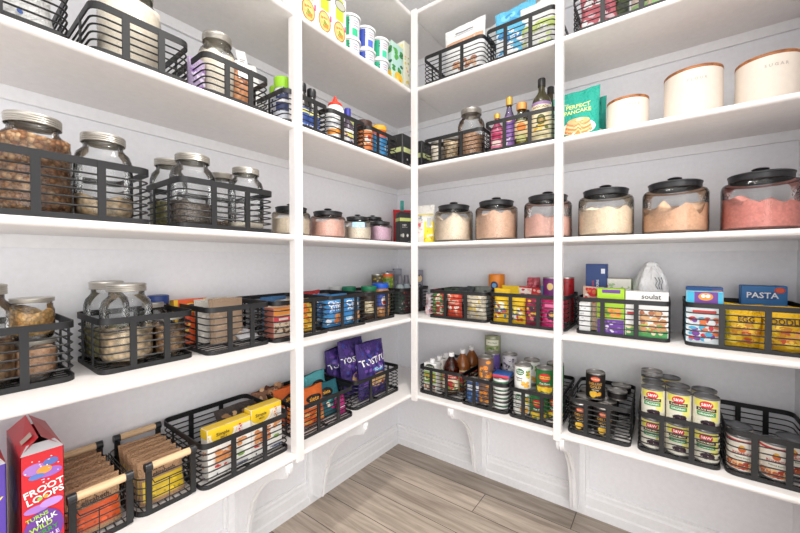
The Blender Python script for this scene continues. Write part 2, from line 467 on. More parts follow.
def pouch(w, d, h, base, items=(), kind='standup', name='foil_pouch', seed=0, crumple=.003, m=None, rough=.35, topcut=0):
    b = MB(); nx, nz = 16, 18
    m = m or foil_mat('film_%d_%d_%d' % tuple(base), base, rough)
    def half(s, t, sgn):
        ta = max(0, min(1, t / h)); a = max(0, 1 - abs(2 * s / w) ** 2.6)
        if kind == 'standup': p = (1 - ta ** 1.7) * .95 + .03; wid = 1 - .04 * math.sin(PI * ta)
        elif kind == 'pillow': p = max(.02, math.sin(PI * (ta * .94 + .03))) ** .6; wid = 1 - .10 * math.sin(PI * ta) ** 2
        else: p = .3 + .7 * math.sin(PI * min(1, ta * .8 + .1)); wid = 1 - .5 * max(0, ta - .6)
        e = crumple * noise.noise(Vector((s * 30 + seed, t * 22, seed + sgn))) * (1.2 if a > .05 else .3) * 2
        y = sgn * (d / 2 * a ** .55 * p + .0008) + sgn * e * min(1, a * 3)
        zz = t + .006 * noise.noise(Vector((s * 14, seed * 2.3, .5))) * ta + topcut * s * ta
        return Vector((s * wid, y, zz))
    def surf(s, t):
        p = half(s, t, -1); q = half(s + .002, t, -1) - p; r_ = half(s, min(h, t + .002), -1) - half(s, min(h, t + .002) - .002, -1)
        n = q.cross(r_); 
        if n.length < 1e-9: n = Vector((0, -1, 0))
        n.normalize()
        if n.y > 0: n = -n
        return p, n
    for sgn in (-1, 1):
        vs = [half(-w / 2 + w * i / nx, h * j / nz, sgn) for j in range(nz + 1) for i in range(nx + 1)]
        fs = [(j * (nx + 1) + i, j * (nx + 1) + i + 1, (j + 1) * (nx + 1) + i + 1, (j + 1) * (nx + 1) + i) for j in range(nz) for i in range(nx)]
        if sgn > 0: fs = [tuple(reversed(f)) for f in fs]
        b.add(vs, fs, m)
    # close the bottom
    lo = [half(-w / 2 + w * i / nx, 0, -1) for i in range(nx + 1)] + [half(w / 2 - w * i / nx, 0, 1) for i in range(nx + 1)]
    b.add(lo, [tuple(range(len(lo)))], m)
    art(b, surf, items, step=.009, off0=.0019)
    return b.build(name, ang=1.0)

def bottle(prof, bm_, cap, capm, label=None, r=.03, name='sauce_bottle', body='body', seg=28, lz=(.03, .1), items=()):
    root = empty(name)
    b = MB(); b.lathe(prof, bm_, seg, cap0=True); b.build(body, root, ang=.7)
    b = MB(); b.lathe(cap, capm, 20, cap1=True); b.build('cap', root, ang=.5)
    if label:
        b = MB(); R = r + .0008
        b.lathe([(R, lz[0]), (R, lz[1])], mat(label, .45), seg)
        art(b, lambda s, t: ((R * math.sin(s / R), -R * math.cos(s / R), t), (math.sin(s / R), -math.cos(s / R), 0)), items, step=.006)
        b.build('paper_label', root)
    return root
# ------------------------------------------------------------------ the room
XR = 1.735      # right hand end wall
YL = -2.7
CEIL = 2.62
def struct(name, b, smooth=False, **k):
    o = b.build(name, smooth=smooth, **k); o['kind'] = 'structure'; return o
b = MB(); b.box(-.1, 3.2, -3.2, .1, -.1, 0, floor_mat()); struct('floor', b)
b = MB(); b.box(-.1, 3.2, -3.2, .1, CEIL, CEIL + .1, mat((246, 246, 244), .7)); struct('ceiling', b)
b = MB(); b.box(-.1, 0, -3.2, .1, 0, CEIL, WALL); struct('wall_left', b)
b = MB(); b.box(0, XR + .1, 0, .1, 0, CEIL, WALL); struct('wall_back', b)
b = MB(); b.box(XR, XR + .1, -.62, 0, 0, CEIL, WALL); struct('wall_right', b)
BP = [(0, 0), (.021, 0), (.021, .037), (.018, .041), (.016, .044), (.016, .083), (.013, .088), (.011, .092), (.011, .104), (.007, .110), (.007, .118), (0, .121)]
b = MB(); b.prism([(-v, z) for v, z in BP], 0, XR, TRIM); struct('baseboard_back', b)
b = MB(); b.prism([(-v, z) for v, z in BP], 0.021, 3.2, TRIM)
b.v = [(-y, -x, z) for x, y, z in b.v]; struct('baseboard_left', b)
n = 1
for i, z in enumerate(TZ):
    zb = z - .02
    b = MB(); b.box(.012, XR, -.012, 0, zb - .035, zb, TRIM); struct('trim_%d' % n, b); n += 1
    b = MB(); b.box(0, .012, YL, 0, zb - .035, zb, TRIM); struct('trim_%d' % n, b); n += 1
# flat pilaster strips with a fine panel edge behind the brackets
BRR = [.572, 1.048]; BRL = [.694, 1.078, 1.62]
for u in BRR:
    b = MB(); b.bbox(u - .028, u + .038, -.0235, 0, .0, .435, TRIM, .002, 1); b.bbox(u - .040, u + .050, -.006, 0, .12, .435, TRIM, .002, 1); struct('trim_%d' % n, b); n += 1
for u in BRL:
    b = MB(); b.bbox(0, .0235, -u - .038, -u + .028, .0, .435, TRIM, .002, 1); b.bbox(0, .006, -u - .05, -u + .04, .12, .435, TRIM, .002, 1); struct('trim_%d' % n, b); n += 1

# ------------------------------------------------------------------ shelving
nth = ['lowest', 'second', 'third', 'fourth', 'fifth', 'topmost']
def nose_profile(z):   # (y,z) local: front is -y
    t = .02; r = .0095
    p = [(0, z - t), (0, z)]
    for i in range(9):
        a = PI / 2 + PI * i / 8; p.append((-DEP + r + r * math.cos(a), z - t / 2 + (t / 2) * math.sin(a)))
    return p
for i, z in enumerate(TZ):
    b = MB(); b.prism(nose_profile(z), DEP + .0008, XR - .001, SHELF); o = b.build('shelf_board', ang=.9)
    tag(o, ['lowest white shelf board on the back wall, carrying baskets of canned food', 'white shelf board on the back wall, second from the floor, with pasta and snack baskets',
            'white shelf board on the back wall carrying the large black-lidded canisters', 'white shelf board on the back wall carrying the cream canisters and oil bottles',
            'white shelf board on the back wall carrying baskets of bagged goods, fifth from the floor', 'topmost white shelf board on the back wall, just under the ceiling'][i], 'shelf')
    b = MB(); b.prism(nose_profile(z), 0, -YL, SHELF); b.v = [(-y, -x, zz) for x, y, zz in b.v]; o = b.build('shelf_board', ang=.9)
    tag(o, ['lowest white shelf board on the left wall, carrying cereal and snack baskets', 'white shelf board on the left wall, second from the floor, with baskets of nut jars',
            'white shelf board on the left wall carrying tall mason jars at eye level', 'white shelf board on the left wall carrying flour jars and sauce bottles',
            'white shelf board on the left wall carrying soup boxes and white tubs', 'topmost white shelf board on the left wall, just under the ceiling'][i], 'shelf')
pz0, pz1 = TZ[0] - .028, TZ[5]
def post(x0, x1, y0, y1, lab):
    b = MB(); b.bbox(x0, x1, y0, y1, pz0, pz1, SHELF, .0015, 1); tag(b.build('shelf_post', smooth=False), lab, 'post', None)
post(.322, .3575, -1.0505, -1.0195, 'white upright post in front of the left wall shelves')
post(.354 + .001, .354 + .034, -.354 - .008, -.354 + .009, 'white upright post in the inner corner where both shelf runs meet')
post(1.0235, 1.0515, -.3575, -.327, 'white upright post in front of the back wall shelves')

BR = [(0, .4712), (.350, .4712), (.353, .462), (.352, .446), (.346, .431), (.334, .421), (.30, .409), (.268, .395), (.235, .373), (.200, .343), (.166, .305), (.137, .26), (.114, .20), (.099, .15), (.091, .10), (.086, .065), (.078, .048), (.063, .040), (.03, .040), (.0, .042)]
BR = [(0.0238 if v < .024 else v, z) for v, z in BR]
for side, us in (('R', BRR), ('L', BRL)):
    for u in us:
        b = MB(); b.prism([(-v, z) for v, z in BR], u - .014, u + .014, TRIM)
        # rounded bead along the curved edge
        b.tube([(u, -v, z) for v, z in BR[2:17]], .0042, TRIM, seg=8)
        if side == 'L': b.v = [(-y, -x, z) for x, y, z in b.v]
        o = b.build('shelf_bracket', ang=.5)
        lab = {('R', .572): 'white curved bracket under the back wall shelf, nearest the inner corner', ('R', 1.048): 'white curved bracket directly below the back wall post',
               ('L', .694): 'white curved bracket under the left wall shelf, nearest the inner corner', ('L', 1.078): 'white curved bracket directly below the left wall post',
               ('L', 1.62): 'white curved bracket under the left wall shelf below the cereal boxes'}[(side, u)]
        tag(o, lab, 'bracket')

# ------------------------------------------------------------------ light and camera
def area(name, loc, rot, size, power, col=(1, 1, 1), sy=None):
    l = bpy.data.lights.new(name, 'AREA'); l.energy = power; l.size = size; l.color = col
    if sy: l.shape = 'RECTANGLE'; l.size_y = sy
    o = bpy.data.objects.new(name, l); COL.objects.link(o); o.location = loc; o.rotation_euler = rot; return o
area('ceiling_glow', (1.45, -1.45, CEIL - .03), (0, 0, 0), 1.5, 11, (1, .975, .955), 1.7)
area('camera_side_fill', (2.7, -3.0, 1.2), (math.radians(84), 0, math.radians(42)), 2.2, 38, (1, .985, .975), 2.2)  # soft fill added behind the camera, aimed at the corner; no doorway here
pl = bpy.data.lights.new('ceiling_lamp', 'POINT'); pl.energy = 9.5; pl.shadow_soft_size = .12; pl.color = (1, .97, .93)
po = bpy.data.objects.new('ceiling_lamp', pl); COL.objects.link(po); po.location = (1.15, -1.2, 2.36)
sp = bpy.data.lights.new('downlight', 'SPOT'); sp.energy = 62; sp.shadow_soft_size = .05; sp.spot_size = math.radians(96); sp.spot_blend = .7; sp.color = (1, .95, .88)
so = bpy.data.objects.new('downlight', sp); COL.objects.link(so); so.location = (.95, -.98, CEIL - .03)
w = bpy.data.worlds.new('world'); bpy.context.scene.world = w; w.use_nodes = True
w.node_tree.nodes['Background'].inputs[0].default_value = (1, .985, .975, 1); w.node_tree.nodes['Background'].inputs[1].default_value = 1.62

cd = bpy.data.cameras.new('camera'); cam = bpy.data.objects.new('camera', cd); COL.objects.link(cam); bpy.context.scene.camera = cam
cd.sensor_width = 36; cd.sensor_fit = 'HORIZONTAL'; cd.lens = 36 * 354.72 / 800; cd.clip_start = .02
yaw, pitch, roll = .638256, -.015383, -.000971
fw = Vector((-math.sin(yaw) * math.cos(pitch), math.cos(yaw) * math.cos(pitch), math.sin(pitch)))
rt = Vector((math.cos(yaw), math.sin(yaw), 0)); up = rt.cross(fw)
r2 = rt * math.cos(roll) + up * math.sin(roll); u2 = -rt * math.sin(roll) + up * math.cos(roll)
M = Matrix((r2, u2, -fw)).transposed().to_4x4(); M.translation = Vector((1.36199, -1.80968, 1.15928)); cam.matrix_world = M
bpy.context.scene.view_settings.view_transform = 'Standard'
# ------------------------------------------------------------------ left wall and back wall: baskets
FZ = .0072     # height of a basket's wire floor
BK = basket
BASKETS = [
 # side, shelf, u_far, u_near, v0, v1, h, label
 ('L', 0, 1.334, 1.040, .012, .295, .133, 'wide black wire basket holding two yellow and white cracker boxes'),
 ('L', 0, .985, .701, .012, .284, .126, 'black wire basket of orange and teal snack bags behind the left post'),
 ('L', 0, .668, .340, .010, .262, .126, 'black wire basket near the corner stuffed with purple tortilla chip bags'),
 ('R', 0, .366, .603, .012, .300, .134, 'black wire basket holding a juice carton and amber vinegar bottles'),
 ('R', 0, .605, .823, .012, .305, .130, 'black wire basket with tall orange-fruit can beside blue-topped cans'),
 ('R', 0, .832, 1.038, .012, .308, .127, 'black wire basket of green vegetable cans beside the back wall post'),
 ('R', 0, 1.067, 1.272, .012, .309, .136, 'black wire basket of black and gold fruit cans right of the post'),
 ('R', 0, 1.296, 1.513, .012, .307, .137, 'black wire basket of stacked black bean cans with green labels'),
 ('R', 0, 1.528, 1.728, .012, .307, .140, 'black wire basket at the right end holding white refried bean cans'),
 ('L', 1, 1.850, 1.594, .012, .228, .140, 'black wire basket at the left edge holding two stacked small nut jars'),
 ('L', 1, 1.548, 1.332, .012, .240, .138, 'black wire basket holding a tall jar half full of cashews'),
 ('L', 1, 1.301, 1.095, .012, .268, .142, 'nearly empty black wire basket with an orange box and brown packets'),
 ('L', 1, 1.085, .838, .012, .283, .142, 'black wire basket behind the left post with yellow snack packets'),
 ('L', 1, .834, .608, .012, .278, .140, 'black wire basket full of bright blue cookie bags'),
 ('L', 1, .603, .372, .012, .262, .136, 'black wire basket with a jar of peanut butter and green lids'),
 ('L', 1, .298, .030, .012, .250, .136, 'dark wire basket tucked into the inner corner behind the corner post'),
 ('R', 1, .408, .712, .012, .272, .137, 'black wire basket of red, green and cream snack packets'),
 ('R', 1, .728, 1.050, .012, .272, .140, 'black wire basket of yellow bags and magenta pouches beside the post'),
 ('R', 1, 1.088, 1.382, .012, .268, .140, 'black wire basket holding a lime green box and a white snack box'),
 ('R', 1, 1.426, 1.715, .012, .274, .143, 'black wire basket at the right end with pasta and yellow bags'),
 ('L', 2, 1.760, 1.468, .095, .330, .135, 'black wire basket holding a large jar packed with dried banana chips'),
 ('L', 2, 1.400, 1.120, .085, .330, .134, 'black wire basket holding four clear mason jars'),
 ('L', 3, 1.930, 1.614, .040, .330, .112, 'black wire basket at the top left corner with a white printed package'),
 ('L', 3, 1.578, 1.374, .040, .330, .112, 'black wire basket holding one large jar of flour'),
 ('L', 3, 1.334, 1.133, .040, .330, .114, 'black wire basket holding a flour jar and bags of nuts'),
 ('L', 3, 1.075, .882, .040, .330, .113, 'black wire basket of black spray bottles beside the left post'),
 ('L', 3, .874, .668, .040, .330, .113, 'black wire basket holding the red tipped squeeze bottle'),
 ('L', 3, .658, .442, .040, .330, .113, 'black wire basket of orange seasoning jars near the corner'),
 ('R', 3, .412, .718, .040, .330, .118, 'black wire basket holding silver lidded jars by the corner post'),
 ('R', 3, .730, 1.018, .040, .330, .130, 'black wire basket of oil and vinegar bottles'),
 ('R', 4, .412, .722, .040, .330, .140, 'black wire basket on the fifth shelf holding a white printed pouch'),
 ('R', 4, .734, 1.018, .040, .330, .143, 'black wire basket holding bright blue and white pouches'),
 ('R', 4, 1.081, 1.400, .040, .330, .135, 'black wire basket of pink and green bags right of the post'),
]
for s_, sh, ua, ub, va, vb, h, lab in BASKETS:
    BK(s_, sh, ua, ub, va, vb, h, lab)
handled_basket('L', 0, 1.486, 1.341, .030, .282, .098, .128, 'narrow wire basket with wood handles, pouches banded in yellow')
handled_basket('L', 0, 1.636, 1.492, .030, .282, .096, .126, 'narrow wire basket with wood handles, pouches banded in orange')

# ------------------------------------------------------------------ mason jars and what they hold
FLOUR = gran('flour', (250, 240, 224), (252, 244, 230), (246, 234, 216), 160, .12, .95)
GRANOLA = gran('dried_banana_chips', (196, 146, 100), (150, 98, 62), (224, 184, 140), 105, .9)
CASHEW = gran('cashews', (238, 210, 172), (246, 224, 190), (220, 186, 142), 66, .8)
OATS = gran('walnuts', (196, 160, 120), (150, 106, 70), (206, 170, 126), 75, .85)
CORN = gran('popcorn_kernels', (236, 184, 110), (246, 206, 140), (216, 158, 84), 130, .8)
SEEDS = gran('chia_seeds', (120, 108, 98), (160, 146, 132), (90, 78, 72), 190, .5)
GREENM = gran('split_peas', (150, 146, 96), (176, 168, 120), (118, 112, 70), 110, .6)
PEACHY = gran('brown_rice', (206, 160, 124), (222, 182, 148), (186, 138, 104), 140, .4)
DATESM = gran('mixed_seeds', (170, 140, 108), (128, 96, 70), (206, 182, 150), 80, .8)

JAR0 = None
def jar(side, shelf, u, v, r, H, lab, fill, fm, fname, flab, fcat, dz=FZ, seed=1, rot=0, amp=.01):
    j = mason_jar('mason_jar', r, H, .90 if H < .125 else .69)
    tag(j, lab, 'jar', 'glass jars with silver screw lids'); put(j, side, u, v, shelf, rot, dz=dz)
    if fill:
        f = lumpy(fname, r * .965, fill, fm, amp=amp, seed=seed, squeeze=.93)
        tag(f, flab, fcat, None, 'stuff'); put(f, side, u, v, shelf, rot, dz=dz + .0065)
        sp_ = r * .965
    return j
# eye-level shelf, left wall
jar('L', 2, 1.658, .235, .0625, .222, 'tall mason jar packed to the lid with banana chips, leftmost on its shelf', .165, GRANOLA, 'dried_banana_chips', 'brown dried banana chips filling the leftmost tall jar', 'dried fruit', seed=3, amp=.004)
jar('L', 2, 1.535, .235, .0585, .214, 'clear mason jar with a few nuts at the bottom beside the banana chip jar', .050, CASHEW, 'shelled_nuts', 'pale nuts lying at the bottom of the nearly empty jar', 'nuts', seed=4)
jar('L', 2, 1.330, .245, .0595, .212, 'largest looking mason jar in the basket of four, holding speckled grain', .055, SEEDS, 'speckled_grain', 'grey speckled grain in the front left jar of the four', 'grain', seed=5)
jar('L', 2, 1.350, .130, .0500, .214, 'mason jar half hidden behind the front left jar, holding green split peas', .07, GREENM, 'split_peas', 'green split peas in the rear left jar of the four', 'peas', seed=6)
jar('L', 2, 1.164, .245, .0550, .208, 'empty looking mason jar at the right of the basket of four', .016, FLOUR, 'salt', 'thin white layer of salt in the front right jar of the four', 'salt', seed=7)
jar('L', 2, 1.188, .135, .0440, .204, 'small mouthed mason jar behind the right front jar of the four', .03, DATESM, 'mixed_seeds', 'dark seed layer in the rear right jar of the four', 'seeds', seed=8)
# second shelf, left wall
jar('L', 1, 1.735, .165, .054, .228, 'mason jar cut off by the left edge of the photo on the second shelf', .09, OATS, 'walnuts', 'walnuts in the jar at the far left of the second shelf', 'nuts', seed=9)
jar('L', 1, 1.652, .165, .0385, .094, 'small squat jar of oats under another small jar', .062, PEACHY, 'rolled_oats', 'rolled oats in the lower small stacked jar', 'oats', seed=10)
jar('L', 1, 1.655, .165, .0385, .098, 'small squat jar of popcorn kernels stacked on another jar', .058, CORN, 'popcorn_kernels', 'golden popcorn kernels in the upper small stacked jar', 'kernels', dz=FZ + .0945, seed=11)
jar('L', 1, 1.715, .070, .0385, .098, 'small squat jar behind the stacked pair at the left edge', .05, CASHEW, 'peanuts', 'peanuts in the small jar behind the stacked pair', 'nuts', seed=12)
jar('L', 1, 1.474, .175, .0595, .218, 'tall mason jar a third full of cashews in the second shelf basket', .078, CASHEW, 'cashews', 'cashews filling the lower half of the tall front jar', 'nuts', seed=13, amp=.008)
jar('L', 1, 1.494, .078, .0520, .222, 'tall mason jar standing behind the cashew jar', .075, GREENM, 'pumpkin_seeds', 'green pumpkin seeds in the jar behind the cashews', 'seeds', seed=14)
jar('L', 1, 1.376, .185, .0385, .120, 'short jar of walnuts at the right of the cashew jar', .085, OATS, 'walnut_pieces', 'walnut pieces in the short jar beside the cashews', 'nuts', seed=15)
jar('L', 1, 1.380, .080, .0360, .150, 'slim clear jar behind the short walnut jar', .05, DATESM, 'seed_mix', 'dark seed mix in the slim jar behind the walnuts', 'seeds', seed=16)
# blue lidded jar
t = bottle([(.03, .001), (.034, .006), (.034, .13), (.028, .142), (.028, .146)], GLASS, [(.0305, .142), (.0305, .166), (.028, .168)], mat((40, 66, 130), .4), name='storage_jar')
tag(t, 'clear jar with a dark blue lid at the back of the cashew basket', 'jar'); put(t, 'L', 1.303 + .052, .048, 1, dz=FZ)
# fourth shelf, left wall
jar('L', 3, 1.470, .215, .0690, .250, 'giant mason jar of flour near the top left of the photo', .185, FLOUR, 'flour', 'white flour filling the giant jar at the top left', 'flour', seed=17, amp=.004)
jar('L', 3, 1.240, .215, .0560, .234, 'mason jar of flour beside the bags of nuts', .160, FLOUR, 'white_flour', 'white flour in the jar beside the nut bags', 'flour', seed=18)
# fourth shelf, back wall
jar('R', 3, .598, .190, .0660, .262, 'large mason jar of brown rice on the back wall shelf', .130, PEACHY, 'brown_rice', 'brown rice half filling the large jar on the back wall', 'rice', seed=19)
jar('R', 3, .442, .250, .0335, .118, 'small silver lidded jar nearest the corner post', .09, FLOUR, 'sugar', 'white sugar in the small jar nearest the corner post', 'sugar', seed=20)
jar('R', 3, .524, .262, .0370, .118, 'small silver lidded jar in front of the large rice jar', .09, CASHEW, 'bouillon_powder', 'cream powder in the small jar in front of the rice jar', 'powder', seed=21)

# ------------------------------------------------------------------ black-lidded canisters
proto = canister(.0965, .166)
def powder(name, cols, fill, u, v, r, lab, cat, seed, amp=.014, side='R', tilt=0):
    m = gran(name + '_grain', cols, tuple(min(255, c + 6) for c in cols), tuple(max(0, c - 8) for c in cols), 120, .15, .95)
    f = lumpy(name, r, fill, m, amp=amp, seed=seed, squeeze=.97, tilt=tilt); tag(f, lab, cat, None, 'stuff'); put(f, side, u, v, 2, dz=.0068)
first = True
for u, lab, c, fill, fn, fl, amp, tl in [
  (.499, 'black-lidded glass canister of cream powder, nearest the corner on the back wall', (248, 230, 208), .118, 'almond_flour', 'cream almond flour almost filling the canister nearest the corner', .020, 0),
  (.725, 'black-lidded glass canister of tan powder, second from the corner on the back wall', (232, 196, 170), .118, 'cocoa_mix', 'tan powder mounded in the second canister from the corner', .012, .05),
  (.956, 'black-lidded glass canister partly hidden by the back wall post', (250, 206, 192), .086, 'pink_powder', 'peach pink powder in the canister behind the post', .012, 0),
  (1.175, 'black-lidded glass canister of pale peach powder just right of the post', (252, 230, 204), .104, 'peach_powder', 'pale peach powder in the canister right of the post', .012, 0),
  (1.393, 'black-lidded glass canister of tan powder, second from the right end', (240, 196, 162), .086, 'tan_powder', 'tan powder peaked in the canister second from the right end', .022, 0),
  (1.613, 'black-lidded glass canister of coral pink powder at the right end', (244, 166, 154), .088, 'coral_powder', 'coral pink powder heaped in the rightmost canister', .016, -.05)]:
    o = proto if first else dup(proto); first = False
    tag(o, lab, 'canister', 'glass canisters with black lids on the back wall'); put(o, 'R', u, .185, 2)
    powder(fn, c, fill, u, .185, .0925, fl, 'powder', int(u * 40), amp, tilt=tl)
for u, r, H, lab, c, fill, fn, fl in [
  (.956, .0715, .098, 'small black-lidded canister half hidden behind the left post', (242, 226, 204), .066, 'oat_flour', 'cream oat flour in the small canister behind the left post'),
  (.769, .0745, .101, 'small black-lidded canister of pink powder just right of the left post', (240, 196, 180), .072, 'berry_powder', 'pink powder in the small canister right of the left post'),
  (.585, .0640, .099, 'small black-lidded canister with a blue sticker', (238, 226, 208), .056, 'protein_powder', 'cream powder in the small canister with the blue sticker'),
  (.420, .0610, .092, 'small black-lidded canister of mauve powder, front of two near the corner', (214, 180, 196), .070, 'mauve_powder', 'mauve powder in the front canister near the corner')]:
    o = canister(r, H); tag(o, lab, 'canister', 'small glass canisters with black lids on the left wall'); put(o, 'L', u, .205, 2)
    powder(fn, c, fill, u, .205, r * .955, fl, 'powder', int(u * 60), .006, side='L')
o = canister(.058, .130); tag(o, 'taller black-lidded canister behind the mauve one near the corner', 'canister', 'small glass canisters with black lids on the left wall'); put(o, 'L', .355, .100, 2)
powder('grey_flour', (200, 176, 190), .09, .355, .100, .055, 'mauve grey powder in the taller canister near the corner', 'powder', 4, .006, side='L')
# blue sticker on the third small canister
b = MB(); R = .0646
art(b, lambda s, t: ((R * math.sin(s / R - .75), -R * math.cos(s / R - .75), t), (math.sin(s / R - .75), -math.cos(s / R - .75), 0)),
    [('r', -.028, .062, .030, .086, (168, 206, 226)), ('k', -.024, .064, .024, .072, [(110, 160, 196), (230, 240, 244)], 8, .003)])
o = b.build('sticker'); tag(o, 'pale blue sticker on the small canister of cream powder', 'sticker'); put(o, 'L', .585, .205, 2)

# ------------------------------------------------------------------ cream canisters with wooden lids
def cream(u, v, r, H, word, lab):
    root = empty('ceramic_canister'); c = mat((224, 212, 199), .45)
    b = MB(); b.lathe([(r * .93, .0), (r * .985, .002), (r, .008), (r, H - .012), (r * .995, H - .010)], c, 56, cap0=True)
    R = r; rot = .15 if u < 1.4 else -.05
    art(b, lambda s, t: ((R * math.sin(s / R + rot), -R * math.cos(s / R + rot), t), (math.sin(s / R + rot), -math.cos(s / R + rot), 0)),
        [('t', word, .012, H * .74, .0125, (176, 168, 160))])
    b.build('body', root, ang=.5)
    b = MB(); b.lathe([(r * .9, H - .012), (r * 1.0, H - .010), (r * 1.004, H - .006), (r * .995, H), (r * .8, H + .001), (.001, H + .001)], RIMWOOD, 56); b.build('wooden_lid', root, ang=.5)
    tag(root, lab, 'canister', 'cream ceramic canisters with wooden lids'); put(root, 'R', u, v, 3); return root
cream(1.248, .205, .068, .132, 'S P I C E', 'smallest cream canister with a wooden lid, beside the teal pancake pouch')
cream(1.439, .205, .0805, .174, 'F L O U R', 'tallest cream canister with a wooden lid, lettered for flour')
cream(1.622, .205, .0755, .158, 'S U G A R', 'cream canister with a wooden lid at the right end, lettered for sugar')
# ------------------------------------------------------------------ lowest shelf, left wall
def bx(side, shelf, u, v, o, lab, cat, group=None, rot=0, lean=0, dz=FZ, roll=0):
    tag(o, lab, cat, group); put(o, side, u, v, shelf, rot, lean, dz, roll); return o
# cereal boxes
def cereal(base, name, front, left, w=.066, d=.20, h=.262, open_=True):
    root = empty(name)
    b = MB(); cm = mat(base, .35); bl = mat((40, 32, 34), .8)
    z1 = h
    # four walls, open top
    for a in ((-w / 2, w / 2, -d / 2, -d / 2 + .0012), (-w / 2, w / 2, d / 2 - .0012, d / 2), (-w / 2, -w / 2 + .0012, -d / 2, d / 2), (w / 2 - .0012, w / 2, -d / 2, d / 2)):
        b.box(a[0], a[1], a[2], a[3], 0, z1, cm)
    b.box(-w / 2, w / 2, -d / 2, d / 2, 0, .002, cm); b.box(-w / 2 + .001, w / 2 - .001, -d / 2 + .001, d / 2 - .001, z1 - .03, z1 - .029, bl)
    art(b, lambda s, t: ((s, -d / 2, t), (0, -1, 0)), front, flat=True)
    art(b, lambda s, t: ((-w / 2, -s, t), (-1, 0, 0)), left, flat=True)
    art(b, lambda s, t: ((w / 2, s, t), (1, 0, 0)), left, flat=True)
    b.build('box_body', root, smooth=False)
    # raised flaps: two long flaps making a ridge, short front flap folded
    for sx in (-1, 1):
        f = MB(); vs = [(sx * w / 2, -d / 2 + .004, z1), (sx * w / 2, d / 2 - .004, z1), (sx * .002, d / 2 - .012, z1 + .030), (sx * .002, -d / 2 + .030, z1 + .022)]
        f.add(vs, [(0, 1, 2, 3)], mat((186, 60, 66), .4) if sx > 0 else cm)
        if sx < 0: f.add([Vector(v) + Vector((0, 0, .0012)) for v in [(-.026, -.055, z1 + .008), (-.026, -.030, z1 + .008), (-.010, -.03, z1 + .0235), (-.010, -.055, z1 + .0225)]], [(0, 1, 2, 3)], mat((196, 178, 166), .6))
        f.build('flap', root, smooth=False)
    f = MB(); f.add([(-w / 2, -d / 2, z1), (w / 2, -d / 2, z1), (w / 2 - .01, -d / 2 + .026, z1 + .012), (-w / 2 + .012, -d / 2 + .026, z1 + .012)], [(0, 1, 2, 3)], mat((196, 196, 200), .6)); f.build('flap', root, smooth=False)
    return root
RED = (204, 34, 46)
front = [('r', -.032, .002, .032, .259, RED), ('e', -.012, .228, .018, .012, (170, 120, 196)), ('e', .010, .214, .020, .010, (150, 100, 186)), ('e', .012, .236, .012, .008, (90, 110, 180)), ('e', .002, .222, .012, .008, (240, 150, 60)), ('e', -.010, .212, .012, .006, (90, 120, 190)),
         ('e', -.010, .143, .020, .008, (168, 120, 198)), ('e', .012, .148, .018, .009, (186, 144, 212)), ('e', 0, .095, .031, .042, (108, 60, 150)),
         ('t', 'FROOT', .001, .183, .019, (250, 250, 246), .18), ('t', 'LOOPS', .003, .166, .019, (250, 250, 246), .18), ('e', -.0055, .163, .004, .004, (150, 200, 90)), ('e', .0035, .165, .004, .004, (240, 160, 60)),
         ('t', 'TURNS', -.010, .126, .011, (170, 214, 70), .2), ('t', 'MILK', .004, .116, .015, (245, 245, 240), .2), ('t', 'WILD', -.004, .103, .014, (170, 214, 70), .2),
         ('t', 'BERRY', .002, .090, .014, (60, 150, 60), .2), ('t', 'PURPLE', .004, .076, .012, (225, 200, 240), .2),
         ('k', -.028, .006, .028, .045, [(240, 90, 130), (120, 200, 90), (250, 200, 70), (90, 150, 220)], 14, .004),
         ('k', -.028, .185, .028, .25, [(255, 235, 240), (230, 200, 240)], 16, .0014)]
c = cereal(RED, 'cereal_box', front, [('r', -.09, .01, .09, .25, (186, 30, 44)), ('e', 0, .16, .06, .05, (150, 90, 180))])
bx('L', 0, 1.661, .200, c, 'red cereal box with an open top, purple swirls on its side', 'cereal box', dz=0)
c = cereal((86, 62, 158), 'cereal_box', [('r', -.028, .002, .028, .259, (88, 62, 160)), ('t', 'Y', .020, .19, .02, (245, 226, 90)), ('e', -.01, .1, .02, .04, (120, 90, 190))], [('r', -.09, .01, .09, .25, (80, 56, 150))], w=.062)
bx('L', 0, 1.745, .205, c, 'purple cereal box cut off by the left edge of the photo', 'cereal box', dz=0)
# kraft granola pouches in the handled baskets
def kraft(band, first_word, seed, tall=.114):
    it = [('r', -.050, .010, .050, .060, band), ('t', 'purely', -.012, .086, .016, (70, 50, 38)), ('t', 'elizabeth.', .006, .071, .016, (70, 50, 38)), ('k', -.04, .014, .04, .05, [tuple(min(255, int(c * 1.15)) for c in band), tuple(int(c * .8) for c in band)], 12, .005),
          ('r', -.045, .106, .045, .108, (150, 116, 86))]
    return pouch(.112, .030, tall, (188, 148, 112), it, 'standup', 'granola_pouch', seed, .0016, m=foil_mat('kraft_paper', (186, 147, 112), .75))
if True:
    rows_y = [(.250, 'front'), (.212, 'second'), (.176, 'third'), (.140, 'fourth'), (.098, 'fifth'), (.062, 'rearmost')]
    for i, (v, w_) in enumerate(rows_y[:5] if True else []):
        o = kraft((224, 190, 40), 'p', i); bx('L', 0, 1.4135, v - .010, o, ('front kraft granola pouch with a yellow band' if i == 0 else w_ + ' kraft granola pouch from the front in the yellow banded row'), 'pouch', 'yellow banded granola pouches', lean=-.22, dz=.007)
    for i, (v, w_) in enumerate(rows_y):
        o = kraft((222, 92, 40), 'p', i + 9); bx('L', 0, 1.564, v - .010, o, ('front kraft granola pouch with an orange band' if i == 0 else w_ + ' kraft granola pouch from the front in the orange banded row'), 'pouch', 'orange banded granola pouches', lean=-.22, dz=.007)
